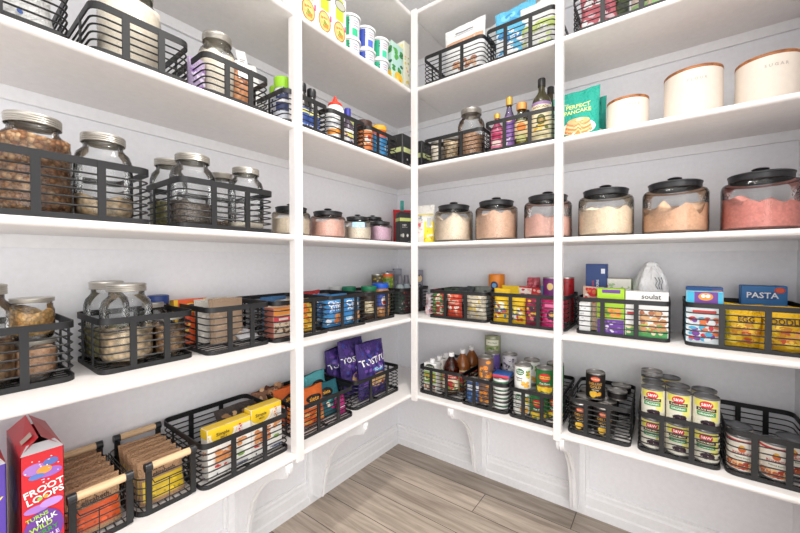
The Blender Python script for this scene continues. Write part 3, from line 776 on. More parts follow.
# yellow and white cracker boxes
YEL = (246, 206, 40)
def cracker(seed, w=.130):
    fr = [('r', -w / 2 + .001, .001, w / 2 - .001, .172, (244, 242, 236)), ('r', -w / 2 + .001, .154, w / 2 - .001, .1725, YEL),
          ('e', -.024, .146, .036, .028, YEL)]
    for k in range(22):
        a = PI * k / 21 + PI; fr.append(('e', -.024 + .043 * math.cos(a), .148 + .035 * math.sin(a), .0016, .0022, (240, 200, 60)))
    for k in range(6): fr += [('e', .030 + .003 * math.sin(k * 2.0), .158 - k * .0085, .0032, .0032, (208, 40, 46) if seed == 1 else (230, 150, 50)), ('e', .036, .152 - k * .009, .0015, .0015, (208, 60, 60))]
    fr += [('t', 'Simple', -.026, .150, .0155, (74, 60, 44)), ('t', 'MILLS', -.024, .137, .008, (74, 60, 44)),
           ('k', -.052, .050, .010, .100, [(214, 140, 84), (226, 158, 100), (196, 118, 66)], 26, .009), ('k', .018, .080, .050, .108, [(222, 160, 104), (206, 136, 82)], 9, .008),
           ('k', -.055, .030, -.01, .05, [(204, 60, 50), (238, 210, 190)], 6, .006), ('t', 'Crackers', .036, .13, .008, (70, 70, 80)), ('r', .012, .012, .052, .020, (90, 96, 120)), ('e', .03, .05, .012, .007, (130, 170, 80)),
           ('k', -.05, .008, .05, .02, [(60, 66, 90), (140, 150, 170)], 8, .004)]
    return carton(w, .042, .173, (240, 236, 228), fr, left=[('r', -.02, .14, .02, .172, YEL), ('k', -.015, .03, .015, .1, [(226, 150, 90)], 5, .006)], topcol=YEL, name='cracker_box')
_c = cracker(1, .140); _c.scale = (1, 1, .86); bx('L', 0, 1.236, .252, _c, 'yellow and white cracker box with red dots, left of the two', 'cracker box', 'cracker boxes', rot=0, lean=-.05)
_c = cracker(2, .116); _c.scale = (1, 1, .93); bx('L', 0, 1.104, .246, _c, 'yellow and white cracker box with orange dots, right of the two', 'cracker box', 'cracker boxes', rot=.0, lean=-.03)
o = pouch(.15, .035, .11, (70, 62, 58), [('k', -.06, .02, .06, .09, [(226, 190, 140), (160, 120, 80), (50, 44, 42)], 22, .010)], 'pillow', 'snack_bag', 3)
bx('L', 0, 1.13, .135, o, 'dark clear-fronted snack bag lying behind the cracker boxes', 'snack bag', lean=-.35, dz=.035)
o = pouch(.150, .06, .095, (150, 108, 82), [('k', -.06, .01, .06, .11, [(196, 150, 110), (228, 190, 150), (96, 60, 44)], 36, .010), ('e', .025, .06, .024, .02, (36, 46, 92))], 'pillow', 'snack_bag', 5)
bx('L', 0, .965, .055, o, 'brown clear-fronted snack bag at the back, left of the post', 'snack bag', dz=.050)
# orange and teal bags
def logo_bag(w, h, base, lo, seed, blob=(24, 24, 28), word='siete'):
    return pouch(w, .05, h, base, [('e', 0, h * .70, w * .30, h * .115, blob), ('t', word, 0, h * .70, w * .20, (240, 170, 60)), ('k', -w * .4, h * .08, w * .4, h * .42, lo, 22, .011), ('r', -w * .3, h * .50, w * .3, h * .53, (240, 240, 235))], 'pillow', 'snack_bag', seed)
bx('L', 0, .872, .222, logo_bag(.125, .150, (232, 112, 40), [(244, 150, 60), (206, 80, 30), (250, 190, 110)], 7), 'bright orange snack bag with a black round logo, right of the post', 'snack bag', lean=-.12)
bx('L', 0, .935, .150, logo_bag(.12, .150, (222, 104, 40), [(240, 150, 60), (206, 80, 30)], 8), 'orange snack bag half hidden behind the left post', 'snack bag', lean=-.1, dz=.012)
bx('L', 0, .790, .148, logo_bag(.135, .172, (90, 176, 184), [(130, 204, 206), (40, 120, 130)], 9), 'pale teal snack bag standing at the back of the orange bag', 'snack bag', lean=-.10, rot=.1)
bx('L', 0, .765, .215, pouch(.13, .05, .132, (36, 110, 124), [('e', -.02, .092, .035, .018, (22, 26, 32)), ('t', 'siete', -.02, .092, .02, (240, 180, 60)), ('k', -.05, .02, .05, .07, [(92, 190, 178), (30, 80, 96), (240, 230, 210)], 18, .010), ('e', .02, .03, .035, .012, (196, 40, 130))], 'pillow', 'snack_bag', 10), 'dark teal snack bag lying at the front right of its basket', 'snack bag', lean=-.30, dz=.012)
bx('L', 0, .735, .248, pouch(.05, .03, .07, (198, 40, 130), [('r', -.015, .03, .015, .036, (240, 230, 240))], 'pillow', 'snack_bag', 12), 'small magenta snack packet at the front corner of the basket', 'snack bag', lean=-.2)
# purple tortilla chip bags
def tort(seed, w=.160, h=.27, full=True):
    it = [('k', -w * .42, h * .05, w * .42, h * .95, [(92, 62, 150), (40, 34, 96), (120, 80, 170), (60, 70, 160)], 70, .010),
          ('t', 'TOSTITOS', 0, h * .66, w * .21, (250, 250, 250), .06), ('e', .02, h * .50, w * .26, h * .05, (64, 150, 210)), ('t', 'SCOOPS!', .02, h * .50, w * .10, (250, 250, 250), .06),
          ('e', .015, h * .30, w * .33, h * .13, (226, 186, 130)), ('e', .030, h * .32, w * .22, h * .09, (238, 208, 150)), ('k', -w * .2, h * .2, w * .3, h * .38, [(214, 160, 96), (240, 216, 170), (186, 60, 40)], 14, .010)]
    return pouch(w, .08, h, (66, 44, 122), it, 'pillow', 'chip_bag', seed, .004)
bx('L', 0, .487, .212, tort(1, .200, .262), 'front purple tortilla chip bag with large white lettering', 'chip bag', 'purple tortilla chip bags', lean=-.10, rot=0)
bx('L', 0, .535, .128, tort(2, .170, .272), 'middle purple tortilla chip bag, tallest of the three', 'chip bag', 'purple tortilla chip bags', lean=-.10, rot=0)
bx('L', 0, .560, .052, tort(3, .150, .225), 'purple tortilla chip bag leaning left behind the others', 'chip bag', 'purple tortilla chip bags', lean=-.04, rot=0, roll=-.06)

# ------------------------------------------------------------------ lowest shelf, back wall
# cartons
def broth(v, lab, first):
    root = empty('juice_carton')
    c = carton(.070, .050, .140, (240, 240, 238), [('r', -.034, .100, .034, .139, (240, 240, 236)), ('e', 0, .122, .026, .014, (46, 62, 48)), ('t', 'ORGANIC', 0, .122, .010, (235, 235, 220)), ('r', -.034, .04, .034, .098, (150, 190, 90)), ('k', -.03, .045, .03, .09, [(222, 150, 60), (236, 236, 200), (90, 140, 60)], 16, .008), ('r', -.034, .002, .034, .038, (228, 226, 214)), ('k', -.03, .004, .03, .03, [(214, 130, 60), (150, 60, 40)], 8, .006)], name='carton_body', sidecol=(236, 236, 234))
    c.parent = root
    b = MB(); b.lathe([(.013, .1395), (.013, .156), (.012, .158)], mat((240, 240, 240), .4), 16, cap1=True); b.build('screw_cap', root)
    return bx('R', 0, .412, v, root, lab, 'carton', 'white cartons beside the vinegar', rot=.05)
broth(.250, 'front white juice carton with an oval label and white cap', 1)
broth(.180, 'middle white juice carton behind the front one', 0)
broth(.110, 'rear white juice carton nearest the wall', 0)
AMB = glass_mat('amber_liquid_bottle', (190, 130, 70), (120, 66, 26))
def vin(v, u, lab, top):
    u -= .015
    prof = [(.036, .001), (.040, .006), (.041, .09), (.040, .125), (.032, .150), (.018, .172), (.0125, .182), (.0125, .192)]
    o = bottle(prof, mat((134, 78, 36), .12) if top else AMB, [(.0145, .186), (.0145, .203), (.013, .205)], mat((240, 240, 240), .35), (226, 190, 120), .041, 'vinegar_bottle', lz=(.02, .108),
      items=[('r', -.045, .024, .045, .104, (240, 226, 196)), ('r', -.045, .080, .045, .100, (196, 40, 40)), ('t', 'APPLE CIDER', 0, .09, .011, (250, 240, 220)), ('e', 0, .052, .022, .022, (190, 40, 44)), ('k', -.03, .03, .03, .07, [(214, 70, 50), (120, 150, 60)], 12, .006), ('r', -.045, .022, .045, .032, (60, 40, 36))])
    return bx('R', 0, u, v, o, lab, 'bottle', 'amber vinegar bottles with white caps', rot=.35)
vin(.238, .530, 'front amber vinegar bottle with a half empty clear neck', 0)
f = lumpy('cider_vinegar', .0385, .118, mat((110, 62, 30), .15), amp=.0, seed=1); tag(f, 'amber vinegar inside the front bottle', 'vinegar', None, 'stuff'); put(f, 'R', .515, .238, 0, dz=FZ + .002)
vin(.152, .550, 'middle full amber vinegar bottle', 1)
vin(.066, .560, 'rear full amber vinegar bottle nearest the wall', 1)
# cans
CH, CR = .1065, .0350
def set_can(protos, key, maker): 
    if key not in protos: protos[key] = maker(); return protos[key]
    return dup(protos[key])
PR = {}
def place_can(key, maker, side, shelf, u, v, lev, lab, cat='can', group=None, rot=0, H=CH):
    o = set_can(PR, key, maker); tag(o, lab, cat, group)
    put(o, side, u, v, shelf, rot, dz=FZ + lev * (H + .0008)); return o
GVF = [('r', -.05, .008, .05, .099, (244, 244, 238)), ('e', -.010, .078, .018, .014, (34, 110, 62)), ('t', 'Great', -.010, .082, .010, (240, 250, 240)), ('t', 'Value', -.010, .073, .010, (240, 250, 240)), ('t', 'Sweet', -.012, .052, .011, (60, 60, 60)), ('t', 'Corn', -.012, .042, .011, (60, 60, 60)),
       ('k', -.004, .012, .032, .04, [(240, 170, 60), (246, 196, 90)], 14, .007), ('k', .014, .05, .034, .085, [(110, 170, 70), (230, 150, 40), (240, 220, 90)], 12, .005)]
gv = lambda: can(CR, CH, (240, 240, 232), GVF)
DMF = [('r', -.06, .008, .06, .099, (28, 112, 52)), ('r', -.035, .012, .035, .030, (230, 190, 60)), ('k', -.03, .010, .03, .026, [(250, 220, 70), (240, 196, 40)], 16, .007), ('e', 0, .070, .024, .017, (190, 30, 40)), ('e', 0, .070, .022, .014, (222, 44, 44)), ('r', -.019, .064, .019, .075, (240, 200, 80)), ('t', 'Del Monte', 0, .0695, .0085, (150, 20, 30)), ('t', 'Cut Corn', 0, .044, .010, (250, 250, 240)), ('r', -.025, .034, .025, .037, (200, 50, 50))]
dm = lambda: can(CR, CH, (28, 112, 52), DMF)
GDF = [('r', -.06, .008, .06, .099, (30, 26, 26)), ('e', 0, .083, .017, .0095, (222, 70, 46)), ('e', 0, .083, .015, .0075, (236, 110, 60)), ('t', 'Del Monte', 0, .083, .0065, (250, 240, 210)), ('t', 'DELUXE', 0, .064, .013, (214, 158, 66)), ('t', 'GOLD', 0, .051, .014, (220, 168, 72)), ('t', 'PEACHES', 0, .040, .006, (230, 230, 220)), ('k', -.020, .014, .020, .030, [(250, 196, 50), (240, 170, 36), (250, 214, 90)], 14, .009)]
gd = lambda: can(CR, CH, (30, 26, 26), GDF)
SWF = [('r', -.07, .008, .07, .099, (226, 222, 206)), ('r', -.034, .076, .034, .099, (222, 214, 96)), ('r', .012, .03, .034, .08, (230, 222, 130)), ('e', 0, .084, .0175, .0125, (190, 30, 44)), ('e', 0, .084, .0155, .0105, (206, 36, 50)), ('t', 'S&W', 0, .084, .0125, (252, 246, 240)),
       ('r', -.026, .063, .026, .074, (50, 34, 30)), ('t', 'BLACK BEANS', 0, .0685, .0065, (240, 226, 190)), ('r', -.024, .048, .024, .061, (60, 142, 82)), ('t', 'ORGANIC', 0, .0545, .0085, (240, 246, 236)), ('k', -.016, .016, .022, .036, [(52, 30, 44), (74, 44, 60), (36, 22, 30)], 16, .006), ('k', -.03, .010, -.018, .03, [(240, 236, 220)], 4, .006)]
sw = lambda: can(CR, CH, (226, 222, 206), SWF, cen=mat((128, 128, 130), .35, .6))
RF = [('r', -.08, .008, .08, .099, (240, 232, 220)), ('r', -.08, .094, .08, .1, (196, 36, 44)), ('k', -.04, .010, .04, .036, [(196, 96, 56), (222, 150, 100), (170, 60, 40), (240, 200, 150)], 40, .007), ('e', 0, .074, .009, .010, (206, 100, 40)), ('e', 0, .080, .006, .006, (236, 180, 60)), ('t', 'ROSARITA', 0, .060, .0095, (190, 40, 44)), ('t', 'Refried Beans', 0, .048, .006, (70, 120, 80))]
rf = lambda: can(.0365, .112, (240, 232, 220), RF, cen=mat((120, 122, 126), .35, .6))
# basket of tall orange fruit cans and others
ORF = [('r', -.06, .008, .06, .099, (120, 92, 80)), ('k', -.03, .012, .034, .07, [(236, 140, 40), (244, 170, 70), (120, 84, 70)], 22, .010), ('e', .015, .085, .012, .008, (236, 150, 50))]
oc = lambda: can(CR, CH, (124, 98, 88), ORF)
BLF = [('r', -.06, .008, .06, .099, (60, 100, 160)), ('r', -.034, .06, .034, .085, (226, 232, 240)), ('t', 'Tuna', 0, .072, .014, (40, 60, 120)), ('k', -.03, .01, .03, .05, [(110, 150, 200), (40, 70, 130)], 12, .008)]
blc = lambda: can(CR, .104, (60, 100, 160), BLF)
place_can('oc', oc, 'R', 0, .702, .252, 0, 'lower orange-fruit can at the front of its basket', group='orange-fruit cans', rot=.3)
place_can('oc', oc, 'R', 0, .696, .235, 1, 'upper orange-fruit can stacked above the basket rim', group='orange-fruit cans', rot=.3)
place_can('blc', blc, 'R', 0, .652 - .002, .262, 0, 'blue labelled can at the left front of the basket', rot=.3)
WTF = [('r', -.06, .004, .06, .03, (240, 240, 236)), ('r', -.06, .012, .06, .02, (90, 150, 110)), ('t', 'tuna', 0, .016, .008, (30, 60, 50))]
flat_can = lambda: can(.0345, .034, (232, 232, 226), WTF, name='flat_can')
for k in range(4):
    place_can('flat', flat_can, 'R', 0, .778, .258, k, ['bottom', 'second', 'third', 'top'][k] + (' flat white can of the stack at the front right of the basket' if k < 3 else ' flat white can just under the blue lid'), group='flat white cans', rot=.3, H=.034)
b = MB(); b.bbox(-.038, .038, -.040, .040, 0, .014, mat((30, 96, 176), .4), .003); b.bbox(-.036, .036, -.043, -.034, -.0, .012, mat((200, 60, 80), .5), .001)
o = b.build('snack_tray'); bx('R', 0, .783, .245, o, 'blue topped flat tray resting on the flat white cans', 'tray', dz=FZ + 4 * .0348 + .002, rot=.1)
PUF = [('r', -.06, .008, .06, .099, (92, 70, 140)), ('k', -.03, .015, .03, .05, [(140, 120, 180), (60, 44, 100)], 12, .007)]
place_can('pu', lambda: can(CR, CH, (92, 70, 140), PUF), 'R', 0, .695, .150, 0, 'purple labelled can in the middle of the basket', rot=.3)
o = dup(PR['pu']); tag(o, 'upper purple labelled can behind the orange-fruit can', 'can'); put(o, 'R', .694, .148, 0, .3, dz=FZ + CH + .0008)
WHF = [('r', -.06, .008, .06, .099, (214, 210, 216)), ('k', -.03, .02, .03, .09, [(120, 100, 140), (90, 90, 100), (240, 240, 240)], 20, .006)]
wh = lambda: can(CR, CH, (214, 210, 216), WHF)
place_can('wh', wh, 'R', 0, .728 + .045, .130, 0, 'lower grey and white can behind the flat cans', rot=.2, group='grey and white cans')
place_can('wh', wh, 'R', 0, .770, .130 - .01, 1, 'upper grey and white can behind the blue tray', rot=.2, group='grey and white cans')
BNF = [('r', -.06, .008, .06, .099, (150, 156, 120)), ('r', -.034, .05, .034, .078, (226, 226, 204)), ('t', 'Green Beans', 0, .064, .009, (60, 90, 50)), ('k', -.03, .012, .03, .045, [(86, 116, 60), (120, 150, 80), (190, 196, 150)], 18, .008)]
bn = lambda: can(.040, .0905, (150, 156, 120), BNF)
for k in range(3):
    place_can('bn', bn, 'R', 0, .660, .062, k, ['lowest', 'middle', 'topmost'][k] + ' green bean can of the tall stack against the wall', group='tall stack of green bean cans', rot=.3, H=.0905)
RDF = [('r', -.06, .006, .06, .06, (200, 60, 60)), ('r', -.03, .03, .03, .045, (240, 240, 240))]
place_can('rd', lambda: can(.034, .07, (190, 50, 54), RDF), 'R', 0, .700 + .094 - .005, .045, 0, 'red can low at the back right of the basket', rot=.2)
o = dup(PR['rd']); tag(o, 'red topped can behind the blue tray, against the wall', 'can'); put(o, 'R', .788, .045, 0, .2, dz=FZ + .071)
# green vegetable cans
for u, v, l, key, mk, lab in [
  (.873, .262, 0, 'gv', gv, 'lower white corn can at the front left of its basket'), (.875, .255, 1, 'gv', gv, 'upper white corn can standing above the basket rim'),
  (.880, .165, 0, 'gv', gv, 'lower white corn can in the second row'), (.885, .160, 1, 'gv', gv, 'upper white corn can just behind the front one'),
  (.873, .075, 0, 'gv', gv, 'lower white corn can against the wall'),
  (.945, .264, 0, 'dm', dm, 'lower green corn can with a red shield, left of the front pair'), (1.0, .262 - .045, 0, 'dm', dm, 'lower green corn can with a red shield beside the post'),
  (.965, .248, 1, 'dm', dm, 'upper green corn can with a red shield above the rim'),
  (.975, .145, 0, 'dm', dm, 'lower green corn can in the second row'), (.985, .155, 1, 'dm', dm, 'upper green corn can behind, beside the post'), (.965, .065, 0, 'dm', dm, 'lower green corn can against the wall')]:
    place_can(key, mk, 'R', 0, u, v, l, lab, group='vegetable cans left of the post', rot=.22)
# black and gold cans
for u, v, l, lab in [(1.108, .266, 0, 'black and gold peach can at the front left of its basket'), (1.186, .262, 0, 'black and gold peach can at the front middle of its basket'),
                     (1.146, .190, 1, 'black and gold peach can standing on top of the others'), (1.110, .185, 0, 'black and gold peach can in the second row left'), (1.185, .185, 0, 'black and gold peach can in the second row middle'),
                     (1.110, .105, 0, 'black and gold peach can in the third row left'), (1.186, .108, 0, 'black and gold peach can in the third row middle')]:
    place_can('gd', gd, 'R', 0, u, v, l, lab, group='black and gold peach cans', rot=.12)
for u, v, l, lab in [(1.229, .085, 1, 'plain silver ended can lying over the rear black cans'), (1.205, .120, 1, 'second silver ended can over the rear black cans')]:
    pass
g2 = lambda: can(CR, .034, (40, 36, 36), [('r', -.06, .008, .06, .026, (34, 30, 30))], name='short_can')
place_can('g2', g2, 'R', 0, 1.225, .070, 1, 'short black can with a silver top at the back right, upper', group='short black cans', H=CH)
o = dup(PR['g2']); tag(o, 'short black can with a silver top beside the tall gold one', 'can', 'short black cans'); put(o, 'R', 1.218, .148, 0, dz=FZ + CH + .001)
# black bean cans, two high
for i, u in enumerate((1.337, 1.4085, 1.4805)):
    for j, v in enumerate((.264, .190, .116)):
        for l in (0, 1):
            if l == 0 and j == 2: pass
            if l == 1 and j == 2: continue
            lab = '%s black bean can, %s column from the left, %s row' % (('lower', 'upper')[l], ('first', 'middle', 'right')[i], ('front', 'second', 'rear')[j])
            place_can('sw', sw, 'R', 0, u, v, l, lab, group='black bean cans stacked two high', rot=-.05)
for u, v, l, lab in [(1.330, .105, 1, 'bare topped bean can at the back left of the bean basket'), (1.385, .085, 1, 'bare topped bean can at the back of the bean basket, right of another')]:
    place_can('sw', sw, 'R', 0, u, v + .01, l, lab, group='black bean cans stacked two high', rot=-.05)
o = can(CR, .020, (150, 150, 150), [], name='short_can'); tag(o, 'small grey tin balanced at the back of the bean cans', 'can'); put(o, 'R', 1.330, .115, 0, dz=FZ + 2 * (CH + .0008))
for u, v, lab in [(1.568, .262, 'white refried bean can at the left front of its basket'), (1.643, .262, 'white refried bean can in the middle front of its basket'), (1.690, .200, 'white refried bean can cut off by the right edge of the photo'),
                  (1.568, .186, 'white refried bean can in the second row left')]:
    place_can('rf', rf, 'R', 0, u, v, 0, lab, group='white refried bean cans', rot=-.12, H=.112)
# ------------------------------------------------------------------ second shelf, left wall
o = carton(.105, .030, .150, (226, 84, 44), [('r', -.052, .001, .052, .149, (232, 96, 44)), ('r', -.052, .001, -.040, .149, (246, 200, 50)), ('r', .040, .001, .052, .149, (246, 200, 50)), ('e', 0, .120, .022, .016, (250, 210, 60)), ('e', 0, .120, .017, .012, (40, 50, 110)), ('k', -.03, .02, .03, .09, [(250, 214, 90), (214, 60, 40)], 14, .008)], left=[('r', -.014, .002, .014, .148, (246, 206, 60))], name='snack_box', topcol=(240, 190, 60))
bx('L', 1, 1.268, .075, o, 'orange and yellow snack box leaning at the back of a basket', 'snack box', lean=-.10)
def kraftpack(w, h, d, seed, col=(168, 142, 118), items=None):
    return pouch(w, d, h, col, items or [('r', -w * .4, h * .12, w * .4, h * .9, tuple(int(c * .96) for c in col)), ('k', -w * .38, h * .15, w * .38, h * .88, [tuple(int(c * .88) for c in col), tuple(min(255, int(c * 1.1)) for c in col)], 22, .006)], 'standup', 'paper_packet', seed, .0014, m=foil_mat('brown_paper_%d' % seed, col, .7))
bx('L', 1, 1.212, .110, kraftpack(.112, .148, .030, 31, (206, 200, 192)), 'pale grey paper packet behind the brown one', 'packet', lean=-.08)
bx('L', 1, 1.180, .150, kraftpack(.118, .150, .034, 32), 'brown paper packet leaning in the nearly empty basket', 'packet', lean=-.08)
bx('L', 1, 1.128, .205, pouch(.075, .022, .095, (214, 214, 218), [('k', -.03, .01, .03, .085, [(120, 140, 170), (226, 180, 140), (240, 240, 240)], 16, .007)], 'pillow', 'snack_bar', 33), 'small silver wrapped bar lying in the nearly empty basket', 'snack bar', lean=-1.35, dz=.016)
bx('L', 1, 1.140, .120, pouch(.06, .02, .12, (150, 170, 186), [('k', -.02, .01, .02, .1, [(60, 80, 120), (230, 230, 230)], 12, .006)], 'pillow', 'snack_bar', 34), 'blue grey packet upright at the right of the brown one', 'packet', lean=-.1)
# basket behind the left post
bx('L', 1, 1.022, .215, carton(.082, .060, .108, (196, 120, 104), [('r', -.040, .002, .040, .106, (206, 190, 172)), ('r', -.040, .080, .040, .106, (232, 150, 70)), ('r', -.040, .055, .040, .078, (206, 70, 80)), ('k', -.038, .006, .038, .052, [(176, 150, 120), (226, 206, 180), (120, 84, 60)], 30, .007), ('r', -.02, .062, .02, .070, (240, 220, 210))], topcol=(220, 170, 120), name='snack_box'), 'small box with orange and red bands just left of the post', 'snack box', dz=FZ)
o = can(.035, .118, (190, 60, 56), [('r', -.05, .01, .05, .1, (196, 50, 50)), ('e', 0, .07, .02, .02, (240, 220, 190))]); bx('L', 1, .925, .115, o, 'red can at the back of the basket behind the post', 'can')
for k, (u, v, ln, z_, c) in enumerate([(.915, .225, -1.2, .014, (244, 190, 40)), (.905, .225, -1.15, .036, (246, 196, 50)), (.918, .222, -1.1, .058, (240, 184, 44))]):
    bx('L', 1, u, v, pouch(.105, .030, .085, c, [('e', 0, .045, .024, .02, (226, 120, 40)), ('k', -.04, .01, .04, .07, [(250, 220, 110), (200, 130, 40)], 10, .007)], 'pillow', 'snack_packet', 40 + k), ['bottom', 'middle', 'top'][k] + ' yellow snack packet in the pile right of the left post', 'snack packet', 'yellow snack packets in a pile', lean=ln + .75, dz=z_ - .006)
bx('L', 1, .905, .180, pouch(.11, .035, .105, (190, 36, 46), [('k', -.04, .01, .04, .06, [(120, 20, 30), (240, 120, 80)], 12, .008)], 'pillow', 'snack_bag', 44), 'red snack bag behind the yellow packets', 'snack bag', lean=-.1)
bx('L', 1, .940, .060, pouch(.12, .03, .13, (70, 120, 170), [('k', -.05, .02, .05, .11, [(120, 170, 210), (226, 230, 236)], 14, .01)], 'pillow', 'snack_bag', 45), 'blue snack bag at the back behind the yellow packets', 'snack bag')
# blue cookie bags
BLU = (66, 150, 214)
def ck(seed, w=.108, h=.128, txt='Oreo'):
    return pouch(w, .055, h, BLU, [('k', -w * .42, h * .45, w * .42, h * .62, [(90, 176, 230), (40, 110, 190)], 10, .008), ('t', 'Chips', -.005, h * .76, .030, (246, 246, 250)), ('t', 'AHOY!', .005, h * .60, .026, (246, 246, 250)), ('k', -.01, h * .1, w * .4, h * .45, [(226, 150, 90), (214, 120, 60), (244, 190, 130)], 16, .010), ('k', -w * .42, h * .08, -.01, h * .3, [(120, 200, 240), (240, 240, 244)], 10, .008)], 'pillow', 'cookie_bag', seed)
bx('L', 1, .768, .232, ck(50), 'bright blue cookie bag at the front left of its basket', 'cookie bag', 'bright blue cookie bags', rot=-.1)
bx('L', 1, .667, .236, ck(51, .100, .126), 'bright blue cookie bag at the front right of its basket', 'cookie bag', 'bright blue cookie bags', rot=-.05)
bx('L', 1, .770, .160, ck(52, .11, .132), 'bright blue cookie bag in the second row left', 'cookie bag', 'bright blue cookie bags')
bx('L', 1, .668, .165, ck(53, .098, .128), 'bright blue cookie bag in the second row right', 'cookie bag', 'bright blue cookie bags')
bx('L', 1, .765, .095, pouch(.12, .04, .145, (196, 44, 50), [('k', -.05, .05, .05, .13, [(120, 190, 226), (240, 230, 226), (226, 90, 70)], 18, .010)], 'pillow', 'snack_bag', 54), 'red and pale blue bag rising behind the blue cookie bags', 'snack bag', lean=-.15)
bx('L', 1, .640, .120, pouch(.06, .05, .118, (196, 60, 56), [('k', -.025, .02, .025, .1, [(236, 150, 120), (240, 220, 200)], 14, .008)], 'pillow', 'snack_bag', 55), 'red round cornered bag at the right end of the blue cookie bags', 'snack bag', rot=.2)
# spread jars
def lidded(r, H, body, lidc, items, name='spread_jar', lh=.020, glass=None):
    root = empty(name); b = MB()
    b.lathe([(r * .93, .001), (r, .006), (r, H - lh - .014), (r * .88, H - lh - .002), (r * .88, H - lh + .004)], glass or mat(body, .3), 32, cap0=True); b.build('body', root, ang=.7)
    b = MB(); b.lathe([(r * .93, H - lh), (r * .95, H - lh + .002), (r * .95, H - .002), (r * .9, H), (.001, H)], mat(lidc, .45), 32); b.build('lid', root, ang=.5)
    if items:
        b = MB(); R = r + .0006; b.lathe([(R, .014), (R, H - lh - .018)], mat(items[0], .45), 32)
        art(b, lambda s, t: ((R * math.sin(s / R), -R * math.cos(s / R), t), (math.sin(s / R), -math.cos(s / R), 0)), items[1], step=.006); b.build('paper_label', root)
    return root
bx('L', 1, .512, .210, lidded(.040, .156, (70, 50, 36), (22, 120, 80), ((60, 44, 34), [('r', -.03, .03, .03, .085, (216, 200, 160)), ('k', -.025, .034, .025, .08, [(120, 90, 60), (236, 220, 190)], 14, .006)]), lh=.022), 'dark spread jar with a green lid at the front of its basket', 'jar', rot=-.6)
bx('L', 1, .421, .208, lidded(.044, .166, (190, 134, 84), (26, 90, 200), ((196, 140, 90), [('r', -.034, .05, .034, .118, (50, 80, 170)), ('e', .006, .08, .014, .022, (240, 230, 220)), ('e', .006, .072, .008, .010, (210, 50, 50)), ('k', -.034, .016, .034, .044, [(230, 180, 120), (170, 110, 60)], 16, .006)]), lh=.026), 'tan peanut butter jar with a bright blue lid', 'jar', rot=-.6)
bx('L', 1, .556, .118, lidded(.036, .152, (110, 140, 110), (24, 116, 84), ((190, 200, 180), [('k', -.03, .03, .03, .1, [(60, 120, 90)], 8, .006)]), lh=.02), 'smaller jar with a green lid behind the dark spread jar', 'jar', rot=-.6)
bx('L', 1, .570, .045, lidded(.034, .150, (120, 110, 100), (214, 216, 214), None), 'jar with a pale grey lid against the wall behind the green lids', 'jar')
sp1 = can(.031, .215, (90, 96, 60), [('r', -.04, .15, .04, .205, (80, 70, 50)), ('k', -.03, .15, .03, .20, [(190, 170, 70), (110, 60, 40), (60, 70, 50)], 16, .005)]); bx('L', 1, .3365, .115, sp1, 'tall dark olive tin standing near the inner corner', 'tin', rot=-.6, dz=0)
sp2 = can(.034, .212, (110, 140, 50), [('r', -.05, .190, .05, .206, (226, 96, 40)), ('r', -.05, .14, .05, .188, (120, 150, 50)), ('k', -.04, .145, .04, .182, [(196, 196, 60), (60, 110, 40)], 14, .006)]); bx('L', 1, .257, .120, sp2, 'tall green tin with an orange top band near the inner corner', 'tin', rot=-.6)
# corner basket
for k, (u, v, h, c, lab) in enumerate([(.202, .168, .165, (186, 200, 204), 'pale grey green bottle in the corner basket, left of the post'), (.140, .168, .165, (176, 190, 196), 'pale blue grey bottle in the corner basket beside the post')]):
    o = bottle([(.026, .001), (.028, .006), (.028, h * .72), (.018, h * .86), (.012, h * .9)], mat(c, .3), [(.014, h * .88), (.014, h + .03), (.012, h + .032)], mat((126, 124, 134), .5), (206, 214, 212), .028, 'spice_bottle', lz=(.03, h * .66), items=[('e', 0, .08, .012, .012, (50, 150, 100)), ('k', -.02, .04, .02, .1, [(150, 170, 170), (60, 70, 80)], 8, .004)])
    bx('L', 1, u, v, o, lab, 'bottle', rot=-.7)
for k, (u, v, h, c, lab) in enumerate([(.178, .085, .220, (118, 116, 130), 'tall grey purple carton at the back of the corner basket'), (.110, .080, .232, (140, 142, 156), 'taller blue grey carton at the back of the corner basket'), (.052, .200, .225, (112, 108, 124), 'grey carton with a round tan emblem right of the corner post')]):
    it = [('r', -.02, .16, .02, .2, tuple(int(x * .85) for x in c))]
    if k == 2: it += [('e', .0, .175, .016, .020, (206, 178, 136)), ('e', -.002, .192, .006, .005, (40, 40, 50)), ('k', -.02, .11, .02, .15, [(40, 44, 60)], 8, .008)]
    bx('L', 1, u, v, carton(.046, .040, h, c, it, left=it, name='carton_box'), lab, 'carton', rot=-.7 if k < 2 else -.95)
for k, (u, v, c) in enumerate([(.265, .215, (60, 70, 66)), (.203, .215, (90, 50, 56)), (.141, .215, (50, 70, 60)), (.079, .240 - .13, (44, 48, 60))]):
    bx('L', 1, u, v, carton(.056, .030, .118, c, [('k', -.024, .01, .024, .11, [(60, 130, 90), (200, 80, 70), (30, 34, 40), (170, 176, 170)], 16, .006)], name='spice_box'), ['green flecked dark box at the left front of the corner basket', 'maroon flecked box in the corner basket', 'dark green flecked box in the corner basket beside the post', 'dark blue box deep in the corner basket'][k], 'spice box')
o = pouch(.060, .04, .105, (222, 206, 210), [('k', -.03, .01, .03, .09, [(236, 180, 170), (240, 236, 240), (120, 140, 180), (220, 120, 110)], 22, .007)], 'standup', 'clear_bag', 61, .004)
bx('R', 1, .372, .200, o, 'small clear bag of pink sweets right of the corner post', 'sweet bag', dz=0)

